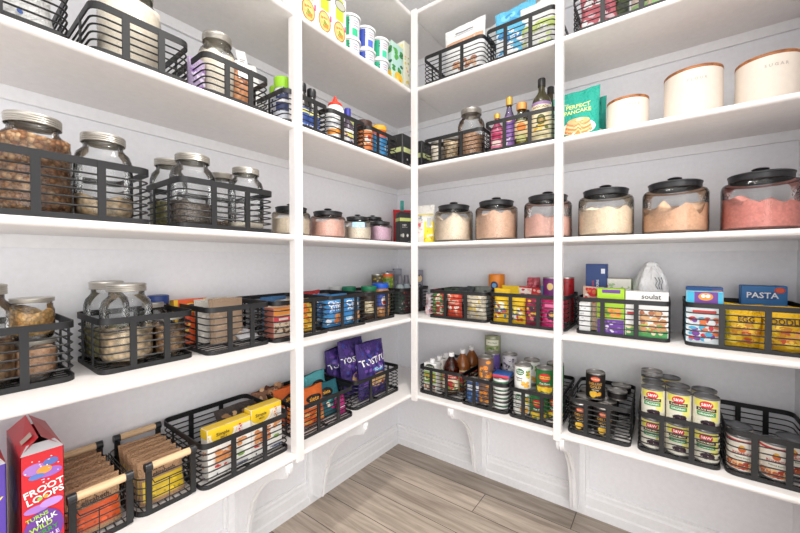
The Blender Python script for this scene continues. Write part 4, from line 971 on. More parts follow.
# ------------------------------------------------------------------ second shelf, back wall
def strip_packs(u, v, cols, lab, seed, h=.128, w=.078, band=None, grp=None):
    o = pouch(w, .050, h, cols[0], [('k', -w * .42, h * .06, w * .42, h * .95, cols[1:], 34, .009), ('r', -w * .36, h * .55, w * .36, h * .68, band or cols[1])], 'pillow', 'snack_packet', seed)
    return bx('R', 1, u, v, o, lab, 'snack packet', grp)
strip_packs(.445, .232, [(196, 60, 44), (120, 170, 90), (240, 220, 200), (60, 120, 70)], 'red and green snack packet at the left of its basket', 71, band=(110, 170, 90))
strip_packs(.532, .232, [(222, 70, 44), (240, 120, 90), (250, 226, 210), (236, 90, 50)], 'orange red snack packet in the middle of its basket', 72, band=(246, 200, 180), w=.082)
strip_packs(.645, .228, [(216, 206, 184), (238, 232, 214), (226, 196, 90), (180, 170, 150)], 'cream snack packet at the right of its basket', 73, w=.104, band=(236, 226, 196))
for k, (u, v, c) in enumerate([(.475, .165, (70, 90, 70)), (.56, .160, (60, 66, 70)), (.65, .160, (110, 116, 112)), (.48, .09, (90, 96, 92)), (.57, .085, (60, 76, 66)), (.61, .165, (70, 74, 80))][:5]):
    o = pouch(.084, .05, .136 + .008 * (k % 3), c, [('k', -.035, .05, .035, .135, [tuple(min(255, x + 50) for x in c), (40, 50, 48), (190, 194, 186)], 18, .008)], 'pillow', 'snack_packet', 80 + k)
    bx('R', 1, u, v, o, ['dark green packet behind the red and green one', 'charcoal packet behind the orange red one', 'grey green packet behind the cream one', 'grey packet at the back left of the red packet basket', 'deep green packet at the back middle of the red packet basket', 'slate packet at the back right of the red packet basket'][k], 'snack packet')
# yellow bags, magenta pouch, tins
def yb(seed, w=.074, h=.135):
    return pouch(w, .045, h, (244, 200, 30), [('k', -w * .4, h * .1, w * .4, h * .6, [(250, 224, 90), (206, 60, 40), (240, 236, 220), (60, 120, 150)], 24, .008), ('r', -w * .36, h * .30, w * .36, h * .38, (60, 130, 160))], 'pillow', 'snack_bag', seed)
bx('R', 1, .770, .234, yb(90, .076, .150), 'yellow snack bag at the left front of the mixed basket', 'snack bag', lean=-.08)
bx('R', 1, .846, .236, yb(91, .070, .130), 'second yellow snack bag, right of the first', 'snack bag')
bx('R', 1, .795, .165, pouch(.095, .05, .165, (246, 208, 30), [], 'pillow', 'snack_bag', 92), 'plain yellow bag folded over the rim', 'snack bag', lean=-.2, rot=.3)
bx('R', 1, .912, .236, pouch(.066, .040, .128, (150, 36, 70), [('k', -.025, .02, .025, .11, [(240, 190, 60), (206, 60, 110), (60, 30, 60)], 24, .007)], 'pillow', 'snack_bag', 93), 'maroon and gold snack bag in the middle of the mixed basket', 'snack bag')
MAG = (208, 30, 110)
bx('R', 1, .992, .236, pouch(.090, .045, .112, MAG, [('e', 0, .048, .028, .030, (226, 70, 140)), ('e', 0, .050, .020, .022, (70, 20, 60)), ('e', 0, .054, .012, .009, (240, 190, 90)), ('r', -.03, .082, .03, .095, (240, 120, 170)), ('k', -.038, .01, .038, .1, [(240, 90, 150), (160, 20, 90)], 14, .005)], 'standup', 'snack_pouch', 94), 'magenta pouch with a round dark emblem beside the post', 'snack pouch')
bx('R', 1, .680, .062, can(.040, .210, (236, 140, 40), [('r', -.06, .006, .06, .2, (236, 140, 40)), ('r', -.06, .10, .06, .135, (36, 40, 50)), ('e', -.010, .155, .020, .020, (40, 50, 100)), ('e', -.010, .155, .012, .011, (120, 170, 220))], cen=mat((230, 136, 44), .4), name='snack_tub'), 'orange round tub with a dark blue emblem against the wall', 'tub', rot=.3)
bx('R', 1, .868, .075, pouch(.072, .055, .198, (206, 96, 110), [('k', -.030, .12, .030, .185, [(226, 130, 140), (176, 56, 76)], 36, .005)], 'sack', 'sweet_bag', 95, .012), 'crinkled rose red net bag rising at the back', 'sweet bag')
bx('R', 1, .868, .150, pouch(.12, .04, .158, (206, 50, 50), [('r', -.05, .125, .01, .150, (240, 232, 226)), ('k', -.05, .10, .05, .15, [(240, 180, 170), (206, 40, 44)], 14, .007)], 'pillow', 'snack_bag', 96), 'red and white snack bag lying across the rim', 'snack bag', lean=-.15)
o = bottle([(.018, .001), (.020, .006), (.020, .120), (.016, .135)], mat((60, 150, 190), .35), [(.019, .130), (.019, .162), (.016, .165)], mat((70, 170, 214), .4), name='sauce_bottle')
bx('R', 1, .935, .130, o, 'small bottle with a sky blue cap at the back of the mixed basket', 'bottle')
PUR = [('r', -.06, .008, .06, .198, (120, 40, 120)), ('e', 0, .165, .013, .016, (240, 210, 140)), ('r', -.05, .09, .05, .115, (226, 80, 50)), ('k', -.03, .09, .03, .12, [(246, 170, 60), (220, 60, 60)], 12, .006)]
bx('R', 1, .966, .140, can(.038, .206, (120, 40, 120), PUR), 'tall purple tin beside the back wall post', 'tin')
bx('R', 1, 1.010, .075, can(.034, .205, (170, 24, 34), [('k', -.03, .1, .03, .19, [(120, 16, 26)], 8, .006)]), 'tall dark red tin half hidden behind the back wall post', 'tin')
# basket with lime green box
bx('R', 1, 1.113, .212, carton(.040, .060, .112, (236, 236, 236), [('r', -.018, .006, .018, .106, (240, 240, 240)), ('k', -.016, .01, .016, .1, [(206, 206, 212)], 8, .004)]), 'slim white box at the left end of the lime green box basket', 'box')
bx('R', 1, 1.1385, .120, carton(.078, .040, .265, (38, 62, 118), [('r', -.037, .004, .037, .262, (40, 66, 124)), ('t', 'Premium', -.012, .17, .014, (190, 60, 70), PI / 2), ('t', 'CRACKERS', .006, .17, .012, (226, 226, 236), PI / 2), ('r', .018, .225, .032, .245, (226, 230, 240)), ('r', -.037, .004, .037, .03, (60, 90, 150))], right=[('r', -.018, .004, .018, .262, (46, 76, 138)), ('t', 'Crackers', 0, .17, .014, (220, 226, 240), PI / 2)], topcol=(36, 56, 106), name='cracker_box'), 'tall navy blue cracker box at the left of its basket', 'cracker box')
bx('R', 1, 1.135, .185, pouch(.075, .035, .175, (226, 190, 170), [('e', 0, .150, .018, .016, (206, 36, 46)), ('k', -.03, .09, .03, .17, [(226, 120, 60), (240, 236, 230), (206, 40, 50)], 24, .008)], 'standup', 'snack_bag', 101), 'small red and orange snack bag in front of the navy box', 'snack bag')
LIME = (170, 214, 44)
bx('R', 1, 1.2025, .232, carton(.090, .042, .172, LIME, [('r', -.044, .001, .044, .055, (110, 60, 160)), ('r', -.028, .155, .032, .168, (110, 60, 150)), ('r', -.040, .120, .040, .128, (90, 130, 40)), ('k', -.036, .062, .036, .098, [(240, 140, 50), (246, 170, 80), (120, 170, 40)], 20, .009), ('k', -.04, .006, .04, .05, [(236, 226, 244), (150, 110, 190)], 18, .005)], sidecol=(160, 204, 40), topcol=(182, 222, 60), name='snack_box'), 'lime green and purple snack box at the front of its basket', 'snack box')
bx('R', 1, 1.3145, .232, carton(.128, .045, .166, (242, 241, 238), [('r', -.062, .001, .062, .032, (80, 160, 90)), ('t', 'soulat', .014, .148, .024, (70, 70, 70)), ('k', -.02, .022, .060, .098, [(206, 150, 100), (226, 180, 130), (190, 120, 80)], 32, .010), ('r', -.058, .078, -.032, .090, (214, 60, 60)), ('k', -.06, .01, .06, .05, [(190, 206, 90), (120, 176, 90), (236, 220, 180)], 20, .007)], topcol=(236, 235, 232), name='snack_box'), 'white snack box with a printed word and food picture', 'snack box')
bx('R', 1, 1.205, .085, carton(.110, .085, .205, (226, 224, 210), [('r', -.054, .14, .054, .203, (232, 230, 220)), ('e', -.038, .175, .014, .014, (206, 60, 60)), ('k', -.03, .15, .05, .2, [(170, 200, 150), (240, 236, 226)], 14, .008)], sidecol=(176, 206, 150), topcol=(170, 160, 150), name='snack_box'), 'white and pale green box standing behind the lime green one', 'snack box')
# knotted plastic bag
b = MB(); vs = []; fs = []; seg = 36
prof = [(.04, .001), (.056, .01), (.058, .06), (.056, .12), (.055, .16), (.050, .195), (.041, .225), (.030, .246), (.020, .258), (.022, .266), (.012, .274), (.001, .276)]
PBM = bpy.data.materials.new('thin_plastic'); PBM.use_nodes = True
_b = PBM.node_tree.nodes['Principled BSDF']; _b.inputs['Base Color'].default_value = lin((246, 246, 248)); _b.inputs['Roughness'].default_value = .25; _b.inputs['Alpha'].default_value = .93
_n = PBM.node_tree.nodes.new('ShaderNodeTexNoise'); _n.inputs['Scale'].default_value = 18; _p = PBM.node_tree.nodes.new('ShaderNodeBump'); _p.inputs['Strength'].default_value = .4; _p.inputs['Distance'].default_value = .03
PBM.node_tree.links.new(_n.outputs['Fac'], _p.inputs['Height']); PBM.node_tree.links.new(_p.outputs['Normal'], _b.inputs['Normal'])
for i, (r, z) in enumerate(prof):
    for k in range(seg):
        a = 2 * PI * k / seg; q = 1 + .16 * noise.noise(Vector((math.cos(a) * 2, math.sin(a) * 2, z * 14))) + (.10 * math.sin(a * 7 + z * 20) if z > .15 else 0)
        vs.append((r * q * math.cos(a) * 1.0, r * q * math.sin(a) * .8, z))
n_ = len(prof)
fs = [(i * seg + k, i * seg + (k + 1) % seg, (i + 1) * seg + (k + 1) % seg, (i + 1) * seg + k) for i in range(n_ - 1) for k in range(seg)]
b.add(vs, fs, PBM)
for q in range(3): b.tube([(.012 + .010 * q, -.046, .215 - .0 * q), (.02 + .008 * q, -.050, .20), (.015 + .009 * q, -.050, .185), (.022 + .006 * q, -.046, .170)], .0012, mat((70, 72, 80), .5))
o = b.build('plastic_bag', ang=1.5); bx('R', 1, 1.325, .105, o, 'knotted translucent white plastic bag behind the white snack box', 'plastic bag')
# right end basket
bx('R', 1, 1.4735, .236, carton(.094, .045, .176, (226, 236, 240), [('r', -.046, .120, .046, .175, (60, 180, 216)), ('r', -.026, .136, .034, .174, (110, 60, 150)), ('e', .003, .158, .019, .013, (240, 150, 50)), ('e', -.003, .160, .006, .006, (236, 236, 240)), ('e', .009, .160, .006, .006, (236, 236, 240)), ('r', -.030, .100, .030, .112, (206, 60, 50)), ('k', -.04, .008, .04, .09, [(206, 40, 50), (236, 240, 244), (120, 60, 150), (230, 120, 60), (70, 170, 210)], 44, .009)], topcol=(70, 176, 214), sidecol=(90, 190, 220), name='snack_box'), 'sky blue and purple snack box at the left of the right end basket', 'snack box')
bx('R', 1, 1.478, .165, carton(.098, .045, .186, (36, 92, 160), [('r', -.047, .01, .047, .184, (36, 96, 166)), ('r', .02, .16, .046, .178, (200, 80, 50))], topcol=(30, 80, 140), name='pasta_box'), 'blue box standing behind the sky blue one', 'pasta box')
bx('R', 1, 1.637, .085, carton(.112, .048, .192, (34, 108, 172), [('r', -.055, .01, .055, .190, (36, 112, 176)), ('r', -.038, .146, .030, .172, (24, 84, 146)), ('t', 'PASTA', -.004, .159, .027, (240, 244, 250)), ('e', .038, .178, .013, .010, (206, 60, 40)), ('e', .038, .178, .010, .0075, (226, 90, 50))], topcol=(30, 84, 140), name='pasta_box'), 'blue pasta box with white lettering at the right end', 'pasta box')
def gold_bag(w, h, seed, txt=None):
    it = [('k', -w * .4, h * .08, w * .42, h * .62, [(250, 214, 70), (206, 140, 30), (236, 190, 50)], 24, .012), ('k', -w * .1, h * .1, w * .4, h * .5, [(206, 90, 50), (236, 160, 90)], 8, .010)]
    if txt: it += [('t', txt, 0, h * .66, .022, (90, 60, 20))]
    return pouch(w, .06, h, (240, 190, 20), it, 'pillow', 'candy_bag', seed, .005)
bx('R', 1, 1.572, .225, gold_bag(.095, .140, 111, 'EGG'), 'shiny yellow bag in the middle of the right end basket', 'noodle bag', rot=.1)
bx('R', 1, 1.658, .232, gold_bag(.100, .135, 112, 'NOODLES'), 'shiny yellow bag at the right of the right end basket', 'noodle bag')
bx('R', 1, 1.615, .160, gold_bag(.10, .128, 113), 'crumpled yellow bag lying behind the front ones', 'noodle bag', lean=-.15)
# ------------------------------------------------------------------ third shelf: corner things
o = carton(.080, .060, .176, (38, 38, 40), [('r', -.038, .128, .038, .146, (196, 206, 120)), ('t', 'sugar', -.01, .108, .012, (200, 200, 200)), ('t', 'gluten free', -.008, .096, .007, (190, 190, 190)), ('e', -.018, .05, .006, .011, (190, 190, 180)), ('e', .008, .05, .006, .009, (226, 226, 220)), ('e', -.03, .05, .003, .008, (170, 170, 160)), ('t', 'net wt', .02, .018, .006, (190, 190, 190))], left=[('r', -.028, .128, .028, .146, (186, 196, 110))], name='baking_pouch', topcol=(120, 112, 90))
bx('L', 2, .205, .200, o, 'black baking mix box with a yellow green band left of the corner post', 'box', dz=0, rot=-.55)
o = pouch(.115, .05, .215, (206, 28, 36), [('k', -.04, .1, .04, .22, [(160, 16, 24)], 8, .01)], 'standup', 'chip_bag', 121)
bx('L', 2, .105, .115, o, 'bright red bag behind the black box in the corner', 'bag', dz=0, rot=-.6)
b = MB(); b.bbox(-.010, .010, -.006, .006, 0, .062, mat((60, 170, 160), .4), .003); b.bbox(-.006, .006, -.009, .009, .004, .030, mat((50, 150, 144), .4), .002)
bx('L', 2, .108, .115, b.build('bag_clip'), 'teal clip standing on top of the red bag', 'bag clip', dz=.205, rot=-.6)
o = pouch(.100, .055, .205, (240, 238, 232), [('r', -.002, .004, .046, .118, (240, 214, 40)), ('k', .0, .01, .044, .11, [(250, 230, 90), (206, 170, 30), (240, 238, 230)], 12, .008), ('r', .01, .085, .035, .135, (190, 196, 200)), ('r', -.045, .09, -.02, .11, (226, 110, 110)), ('k', -.045, .02, -.01, .16, [(150, 160, 170), (240, 200, 200)], 10, .005), ('r', -.045, .150, .045, .158, (226, 210, 120))], 'standup', 'flour_bag', 122)
bx('R', 2, .338, .200, o, 'white and yellow flour bag right of the corner post', 'flour bag', dz=0, rot=.35)
# ------------------------------------------------------------------ fourth shelf, left wall
o = pouch(.20, .09, .155, (240, 240, 238), [('k', -.09, .01, .09, .14, [(90, 150, 90), (226, 150, 60), (80, 110, 180), (236, 236, 230)], 26, .006), ('r', -.045, .03, -.005, .075, (190, 190, 190)), ('k', -.045, .03, -.005, .075, [(60, 60, 64)], 26, .0025), ('e', -.085, .075, .02, .02, (120, 190, 70))], 'pillow', 'paper_bag', 131, .004)
bx('L', 3, 1.722, .260, o, 'white printed package in the basket at the top left corner', 'package', dz=FZ)
for k, (u, v, ln, rl, lab) in enumerate([(1.165, .255, -.05, .06, 'bag of brown nuts with a white tag, left of the two'), (1.170 - .012, .190, -.05, -.05, 'bag of brown nuts with a white tag, right of the two')]):
    NT = gran('nut_bag_fill_%d' % k, (196, 130, 84), (226, 164, 116), (150, 90, 56), 70, .6, .5)
    o = pouch(.075 if k == 0 else .080, .05, .165 if k == 0 else .17, (196, 130, 84), [('r', -.022, .105, .022, .158, (240, 238, 236)), ('r', -.030, .155, .030, .165, (226, 222, 220)), ('k', -.018, .12, .018, .15, [(120, 110, 110)], 6, .002)], 'pillow', 'nut_bag', 133 + k, .004, m=NT)
    bx('L', 3, u + (.0 if k else .02), v, o, lab, 'nut bag', 'bags of brown nuts', lean=ln, roll=rl, dz=FZ)
    b = MB(); b.bbox(-.018, .018, -.001, .001, -.09, .060, mat((242, 240, 238), .6), .0005, 1); art(b, lambda s, t: ((s, -.001, t), (0, -1, 0)), [('r', -.010, .03, .010, .032, (120, 120, 120)), ('r', -.010, .024, .006, .026, (120, 120, 120))], flat=True, off0=.0004)
    o2 = b.build('paper_tag'); bx('L', 3, 1.135 - .052 * k + .0, .190 - .02 * k, o2, ['white folded tag sticking up over the left nut bag', 'white folded tag sticking up over the right nut bag'][k], 'paper tag', lean=0, roll=-.25, dz=FZ + (.185 if k == 0 else .165))
bx('L', 3, 1.318, .245, pouch(.05, .04, .12, (190, 170, 206), [('k', -.02, .02, .02, .1, [(150, 110, 180), (226, 214, 236)], 12, .007)], 'pillow', 'snack_bag', 137), 'lilac packet at the left of the flour jar basket', 'packet')
# behind the left post: jars with lime lids
for k, (u, v) in enumerate([(1.030, .262), (1.000, .190)]):
    bx('L', 3, u, v, lidded(.033, .172 - .0 * k, (226, 228, 232), (150, 206, 40), ((214, 218, 226), [('r', -.03, .05, .03, .12, (60, 70, 110)), ('r', -.03, .08, .03, .09, (240, 240, 240)), ('k', -.025, .02, .025, .14, [(90, 100, 130), (240, 240, 240)], 14, .004)]), lh=.040), ['white bottle with a lime green cap just left of the post', 'second lime green capped bottle behind the first'][k], 'bottle', 'lime capped bottles', rot=-.5)
def spray(seed, lab, u, v, h=.185):
    prof = [(.026, .001), (.028, .006), (.028, h * .50), (.024, h * .60), (.016, h * .78), (.013, h * .84)]
    o = bottle(prof, mat((44, 42, 44), .3), [(.015, h * .83), (.0175, h * .86), (.0175, h * .97), (.016, h)], CAP_BLACK, (60, 96, 176), .028, 'vinegar_bottle', lz=(.02, h * .48),
               items=[('r', -.03, .070, .03, .084, (236, 230, 150)), ('k', -.026, .022, .026, .045, [(240, 240, 246), (120, 150, 210)], 12, .005)])
    bx('L', 3, u, v, o, lab, 'bottle', 'black bottles with blue labels', rot=-.5)
spray(1, 'black bottle with a blue label partly behind the left post', .955, .270); spray(2, 'black bottle with a blue label right of the left post', .910, .272, .178)
# squeeze bottle
root = empty('glue_bottle'); root.name = 'squeeze_bottle'
b = MB(); b.lathe([(.032, .001), (.036, .006), (.036, .130), (.030, .145), (.026, .149)], mat((240, 240, 238), .35), 32, cap0=True)
R = .0362; art(b, lambda s, t: ((R * math.sin(s / R - .5), -R * math.cos(s / R - .5), t), (math.sin(s / R - .5), -math.cos(s / R - .5), 0)), [('r', -.045, .028, .045, .048, (240, 150, 40)), ('r', -.04, .070, .04, .076, (200, 200, 206)), ('r', -.04, .095, .04, .100, (200, 200, 206)), ('k', -.03, .06, .03, .12, [(190, 194, 200)], 8, .004)])
b.build('body', root)
b = MB(); b.lathe([(.028, .147), (.029, .155), (.024, .161), (.012, .169), (.006, .186), (.003, .190)], mat((226, 60, 40), .4), 24, cap1=True); b.build('red_tip', root)
bx('L', 3, .800, .285, root, 'white squeeze bottle with a red pointed tip', 'bottle')
bx('L', 3, .706, .262, bottle([(.024, .001), (.027, .006), (.027, .09), (.020, .115), (.012, .125), (.011, .148)], mat((84, 72, 90), .3), [(.0145, .142), (.0145, .176), (.013, .178)], mat((58, 60, 160), .4), (226, 226, 230), .027, 'sauce_bottle', lz=(.02, .086), items=[('r', -.025, .05, .025, .07, (226, 220, 110)), ('k', -.02, .022, .02, .08, [(60, 80, 150), (240, 240, 244), (200, 60, 60)], 12, .005)]), 'dark bottle with a royal blue cap beside the squeeze bottle', 'bottle', rot=-.5)
bx('L', 3, .560, .160, lidded(.038, .190, (214, 214, 210), (214, 222, 140), ((236, 236, 232), [('r', .0, .05, .03, .09, (200, 60, 50)), ('k', -.03, .03, .03, .12, [(150, 170, 60), (220, 220, 216)], 12, .006)]), lh=.024), 'white jar with a pale yellow green lid', 'jar', rot=-.5)
# orange jars
bx('L', 3, .609, .268, lidded(.040, .150, (196, 96, 50), (70, 44, 34), ((222, 130, 70), [('e', .006, .062, .016, .016, (240, 236, 226)), ('e', .012, .072, .009, .009, (214, 50, 44)), ('r', -.03, .10, .03, .108, (240, 220, 190)), ('k', -.03, .03, .03, .05, [(240, 200, 150), (200, 90, 40)], 10, .005)]), lh=.026), 'orange brown seasoning jar with a dark lid', 'jar', rot=-.5)
bx('L', 3, .507, .272, lidded(.038, .158, (214, 96, 40), (236, 180, 50), ((60, 140, 196), [('r', -.03, .1, .03, .12, (226, 90, 40)), ('k', -.03, .03, .03, .09, [(90, 170, 220), (240, 240, 240), (40, 90, 150)], 14, .006)]), lh=.022), 'orange topped jar with a blue label and yellow lid', 'jar', rot=-.5)
bx('L', 3, .465, .235, bottle([(.016, .001), (.018, .006), (.018, .11), (.009, .135)], mat((190, 40, 40), .3), [(.010, .13), (.010, .160), (.006, .172)], mat((206, 34, 40), .4), name='sauce_bottle'), 'small red sauce bottle at the end of the seasoning basket', 'bottle')
# black appliances in the corner
for k, (u, v, h, lab) in enumerate([(.318, .268, .170, 'black plastic box with a yellow green label, left of the corner post'), (.175, .290, .168, 'second black box with a yellow green label, right of the corner post')]):
    b = MB(); b.bbox(-.055, .055, -.045, .045, 0, h, mat((42, 42, 44), .4), .008, 3)
    art(b, lambda s, t: ((s, -.045, t), (0, -1, 0)), [('r', -.047, .078, .047, .102, (206, 214, 150)), ('k', -.04, .02, .04, .06, [(90, 90, 94), (200, 200, 200), (60, 60, 64)], 10, .005)], flat=True)
    art(b, lambda s, t: ((-.055, -s, t), (-1, 0, 0)), [('r', -.036, .078, .036, .102, (206, 214, 150))], flat=True)
    art(b, lambda s, t: ((.055, s, t), (1, 0, 0)), [('r', -.036, .078, .036, .102, (206, 214, 150))], flat=True)
    bx('L', 3, u, v, b.build('storage_box'), lab, 'storage box', dz=0)
# ------------------------------------------------------------------ fourth shelf, back wall bottles
CL = GLASS
def obot(u, v, r, h, body, capc, lab, lbl, items, lz, neck=.010, cap_h=.026, liquid=None, rot=.25, name='oil_bottle'):
    prof = [(r * .9, .001), (r, .006), (r, h * .58), (r * .9, h * .64), (neck * 1.2, h * .76), (neck, h * .82), (neck, h - cap_h + .002)]
    o = bottle(prof, body, [(neck * 1.25, h - cap_h), (neck * 1.35, h - cap_h + .003), (neck * 1.35, h - .002), (neck * 1.2, h)], mat(capc, .3, .3), lbl, r, name, lz=lz, items=items)
    bx('R', 3, u, v, o, lab, 'bottle', rot=rot, dz=FZ)
    return o
obot(.762, .272, .027, .176, mat((150, 60, 90), .2), (216, 176, 80), 'short pink bottle with a gold cap at the left of the oil basket', (214, 120, 150), [('r', -.02, .06, .02, .085, (190, 40, 90)), ('r', -.02, .03, .02, .05, (240, 214, 206))], (.02, .1), cap_h=.022)
obot(.800, .225, .026, .256, glass_mat('violet_glass', (206, 196, 220), (120, 100, 150)), (222, 180, 84), 'tall bottle with a violet label and gold cap', (150, 110, 180), [('r', -.022, .115, .022, .145, (120, 80, 160)), ('e', 0, .150, .016, .012, (226, 190, 150)), ('k', -.02, .03, .02, .1, [(226, 220, 236), (110, 70, 150)], 14, .005)], (.02, .165), neck=.011, cap_h=.036)
o = lumpy('grape_vinegar', .0245, .155, mat((130, 90, 150), .3), amp=0); tag(o, 'violet liquid in the tall gold capped bottle', 'vinegar', None, 'stuff'); put(o, 'R', .800, .225, 3, dz=FZ + .003)
obot(.869, .268, .028, .197, glass_mat('pale_green_glass', (214, 220, 190), (130, 134, 100)), (222, 160, 90), 'clear oil bottle with an orange gold cap', (226, 206, 160), [('e', 0, .088, .020, .018, (222, 130, 50)), ('r', -.02, .03, .02, .055, (190, 190, 120))], (.045, .115), neck=.016, cap_h=.030)
o = lumpy('golden_oil', .0265, .09, mat((190, 170, 90), .2), amp=0); tag(o, 'golden oil in the orange capped bottle', 'oil', None, 'stuff'); put(o, 'R', .869, .268, 3, dz=FZ + .003)
obot(.858, .175, .025, .200, CL, (44, 46, 48), 'slim clear bottle with a black cap behind the orange capped one', (206, 206, 196), [], (.05, .1), neck=.012)
obot(.905, .175, .026, .228, CL, (60, 60, 62), 'clear bottle with a charcoal cap at the back of the oil basket', (214, 214, 206), [], (.05, .1), neck=.013, cap_h=.022)
o = bottle([(.036, .001), (.0385, .006), (.0385, .178), (.034, .20), (.020, .221), (.0135, .233), (.0125, .261)], mat((62, 58, 38), .12), [(.0155, .254), (.0155, .284), (.0145, .287)], mat((34, 34, 34), .35), (236, 222, 186), .0385, 'oil_bottle', lz=(.012, .180),
   items=[('r', -.05, .168, .05, .1795, (150, 120, 170)), ('t', 'AVOCADO', 0, .158, .014, (84, 64, 80)), ('t', 'OIL', 0, .142, .014, (84, 64, 80)), ('e', .0, .105, .017, .022, (90, 96, 44)), ('e', 0, .102, .009, .010, (190, 150, 80)), ('k', -.03, .06, .03, .12, [(120, 130, 60), (226, 180, 60), (240, 200, 90)], 12, .007), ('r', -.025, .03, .025, .05, (206, 196, 150))])
bx('R', 3, .945, .245, o, 'large dark olive oil bottle with a cream label, tallest in its basket', 'bottle', rot=.2)
o = bottle([(.028, .001), (.030, .006), (.030, .19), (.02, .225), (.012, .24), (.012, .275)], mat((70, 62, 44), .12), [(.0145, .270), (.0145, .298), (.013, .300)], mat((34, 34, 34), .35), (200, 190, 160), .030, 'oil_bottle', lz=(.03, .15))
bx('R', 3, .945 + .005, .120, o, 'dark bottle hidden behind the large olive oil bottle', 'bottle')
# teal pancake mix pouch
TEAL = (20, 168, 148)
o = pouch(.172, .060, .215, TEAL, [('t', 'THE', -.035, .165, .009, (230, 240, 190)), ('t', 'PERFECT', .008, .150, .0235, (232, 240, 150)), ('t', 'PANCAKE', .006, .128, .0225, (232, 240, 150)), ('r', -.076, .004, .076, .034, (240, 222, 90)), ('e', .010, .060, .062, .030, (246, 240, 226)),
   ('e', .010, .050, .050, .017, (214, 130, 70)), ('e', .010, .058, .049, .016, (240, 190, 130)), ('e', .010, .064, .047, .015, (206, 120, 60)), ('e', .010, .072, .046, .015, (242, 196, 140)), ('e', .010, .079, .044, .014, (210, 126, 66)), ('e', .010, .087, .042, .013, (236, 176, 116)), ('e', .016, .092, .014, .005, (250, 236, 190))], 'standup', 'mix_pouch', 141, .003, topcut=.14)
bx('R', 3, 1.072, .215, o, 'teal pancake mix pouch with a picture of stacked pancakes', 'pouch', dz=0, rot=.12)
o = pouch(.13, .055, .195, (16, 150, 132), [('e', .03, .05, .03, .02, (246, 240, 226))], 'standup', 'mix_pouch', 142, .004, topcut=.05)
bx('R', 3, 1.112, .130, o, 'second teal pouch peeking out behind the pancake mix', 'pouch', dz=0, rot=-.35)

# ------------------------------------------------------------------ fifth shelf, left wall
for k in range(3):
    w = .076
    o = carton(w, .10, .215, (246, 246, 242), [('r', -.020, .115, .022, .205, (196, 220, 50)), ('e', .004, .178, .030, .020, (110, 106, 96)), ('e', .004, .178, .026, .016, (190, 190, 176)), ('e', 0, .072, .031, .040, (176, 120, 70)), ('e', 0, .072, .027, .035, (232, 196, 116)), ('k', -.018, .048, .018, .096, [(220, 140, 60), (244, 222, 150), (150, 160, 60)], 26, .006),
        ('r', .027, .085, .034, .108, (206, 70, 130)), ('k', -.032, .006, .034, .028, [(236, 150, 80), (190, 214, 120), (226, 190, 206)], 10, .005)], name='soup_box')
    bx('L', 4, .950 - .0785 * k, .255, o, ['leftmost white soup box beside the left post', 'middle white soup box with a bowl picture', 'rightmost white soup box beside the stacked tubs'][k], 'soup box', 'white soup boxes on the fifth shelf', dz=0)
def tub(col, name='yogurt_tub'):
    root = empty('food_tub'); root.name = 'food_tub'; r = .0455; H = .098
    b = MB(); b.lathe([(r * .84, .0), (r * .86, .003), (r * .94, H - .012)], mat((226, 228, 230), .35), 32, cap0=True)
    def s_(s, t):
        R = r * (.86 + .08 * t / (H - .012)); a = s / R - .55; return (R * math.sin(a), -R * math.cos(a), t), (math.sin(a), -math.cos(a), 0)
    art(b, s_, [('r', -.040, .008, -.012, .082, col), ('r', .0, .008, .026, .038, tuple(min(255, int(c * 1.1) + 20) for c in col)), ('r', .004, .058, .024, .061, (200, 130, 150)), ('r', .004, .048, .028, .051, (150, 160, 190)), ('r', .002, .068, .028, .071, (150, 160, 190)), ('e', -.014, .066, .003, .003, (50, 60, 90)), ('e', -.014, .054, .003, .003, (50, 60, 90))])
    b.build('cup', root)
    b = MB(); b.lathe([(r * .99, H - .012), (r * 1.05, H - .012), (r * 1.05, H - .003), (r * .98, H), (r * .9, H), (.001, H - .001)], mat((248, 248, 248), .4), 32); b.build('lid', root, ang=.5)
    return root
for u, c, nm in [(.690, (24, 160, 110), 'first'), (.590, (60, 84, 176), 'middle'), (.490, (40, 170, 130), 'last')]:
    cn = 'blue' if c[2] > 170 else 'green'
    pos = {'first': 'beside the soup boxes', 'middle': 'in the middle stack', 'last': 'beside the leafy green carton'}[nm]
    t0 = tub(c); bx('L', 4, u, .262, t0, 'lower white tub with a %s panel %s' % (cn, pos), 'tub', 'stacked white tubs on the fifth shelf', dz=0)
    t1 = dup(t0); tag(t1, 'upper white tub with a %s panel %s' % (cn, pos), 'tub', 'stacked white tubs on the fifth shelf'); put(t1, 'L', u, .262, 4, dz=.0985)
LEAF = [('r', -.04, .1, .04, .23, (190, 226, 220)), ('k', -.045, .09, .045, .21, [(60, 150, 70), (90, 180, 80), (40, 110, 80)], 16, .013), ('e', .01, .07, .034, .028, (246, 196, 60)), ('k', -.03, .03, .04, .08, [(250, 214, 90), (240, 170, 50)], 12, .010), ('e', -.005, .035, .032, .026, (246, 226, 200))]
o = carton(.096, .085, .235, (206, 232, 214), LEAF, left=LEAF, name='juice_carton', sidecol=(150, 200, 170))
bx('L', 4, .374, .240, o, 'green leafy printed carton near the corner on the fifth shelf', 'carton', dz=0)
o = carton(.05, .080, .285, (250, 248, 236), [('r', -.024, .004, .024, .284, (252, 248, 226)), ('k', -.02, .06, .02, .25, [(246, 226, 120), (190, 210, 120), (246, 190, 150)], 12, .007)], left=[('r', -.035, .02, .035, .27, (250, 240, 170))], name='juice_carton', topcol=(250, 250, 246))
bx('L', 4, .290, .240, o, 'slim white and pale yellow carton beside the leafy one', 'carton', dz=0)
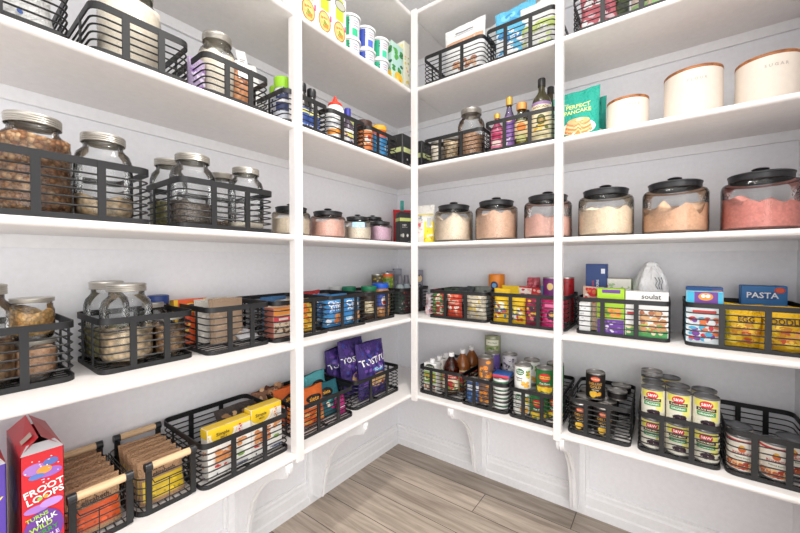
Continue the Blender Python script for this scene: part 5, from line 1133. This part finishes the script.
# ------------------------------------------------------------------ fifth shelf, back wall
WH = (240, 240, 240)
o = pouch(.205, .065, .290, WH, [('r', -.095, .190, .095, .218, (206, 160, 130)), ('t', 'CHOCOLATE', 0, .204, .020, (236, 220, 206)), ('r', -.045, .250, .045, .255, (130, 130, 136)), ('r', -.05, .240, .05, .242, (170, 170, 176)), ('k', -.06, .06, .07, .11, [(206, 150, 110), (226, 190, 160), (180, 120, 90)], 18, .012)], 'standup', 'powder_pouch', 151, .003, topcut=.12)
bx('R', 4, .580, .225, o, 'large white pouch with a tan band in the left basket of the fifth shelf', 'pouch', rot=.1)
o = pouch(.16, .05, .290, (226, 226, 226), [('r', -.07, .1, .07, .2, (236, 236, 236))], 'standup', 'powder_pouch', 152, .004)
bx('R', 4, .620, .130, o, 'pale grey pouch behind the large white one', 'pouch')
o = pouch(.175, .07, .262, (96, 186, 222), [('r', -.08, .02, .0, .16, (236, 238, 240)), ('k', -.08, .03, .08, .16, [(90, 180, 220), (240, 242, 244), (60, 140, 200)], 24, .016), ('k', -.06, .18, .06, .24, [(60, 150, 206), (130, 206, 232)], 10, .014)], 'standup', 'powder_pouch', 153, .005, topcut=.10)
bx('R', 4, .828, .235, o, 'bright blue and white pouch in the middle of the fifth shelf', 'pouch', rot=.1)
o = pouch(.150, .06, .235, (236, 236, 232), [('r', -.07, .10, .07, .14, (196, 214, 120)), ('k', -.06, .02, .06, .12, [(206, 220, 150), (190, 190, 186), (240, 240, 236)], 22, .012)], 'standup', 'powder_pouch', 154, .004, topcut=.08)
bx('R', 4, .930, .245, o, 'white and pale green pouch beside the back wall post', 'pouch')
o = pouch(.13, .07, .190, (206, 110, 120), [('k', -.055, .01, .055, .18, [(246, 240, 240), (226, 190, 196), (150, 60, 80)], 34, .014)], 'pillow', 'snack_bag', 155, .005)
bx('R', 4, 1.157, .265, o, 'pink and white bag at the left of the basket right of the post', 'bag')
bx('R', 4, 1.232, .250, pouch(.05, .05, .185, (70, 84, 50), [('k', -.02, .01, .02, .15, [(100, 120, 70), (40, 50, 34)], 12, .008)], 'pillow', 'snack_bag', 156), 'narrow dark green bag between the pink and pale green ones', 'bag')
bx('R', 4, 1.320, .262, pouch(.13, .06, .175, (226, 206, 196), [('r', -.06, .008, .06, .05, (150, 186, 120)), ('k', -.05, .01, .05, .12, [(130, 176, 100), (240, 236, 226), (206, 170, 160)], 24, .012)], 'pillow', 'snack_bag', 157), 'pale green and cream bag at the right of the basket right of the post', 'bag')
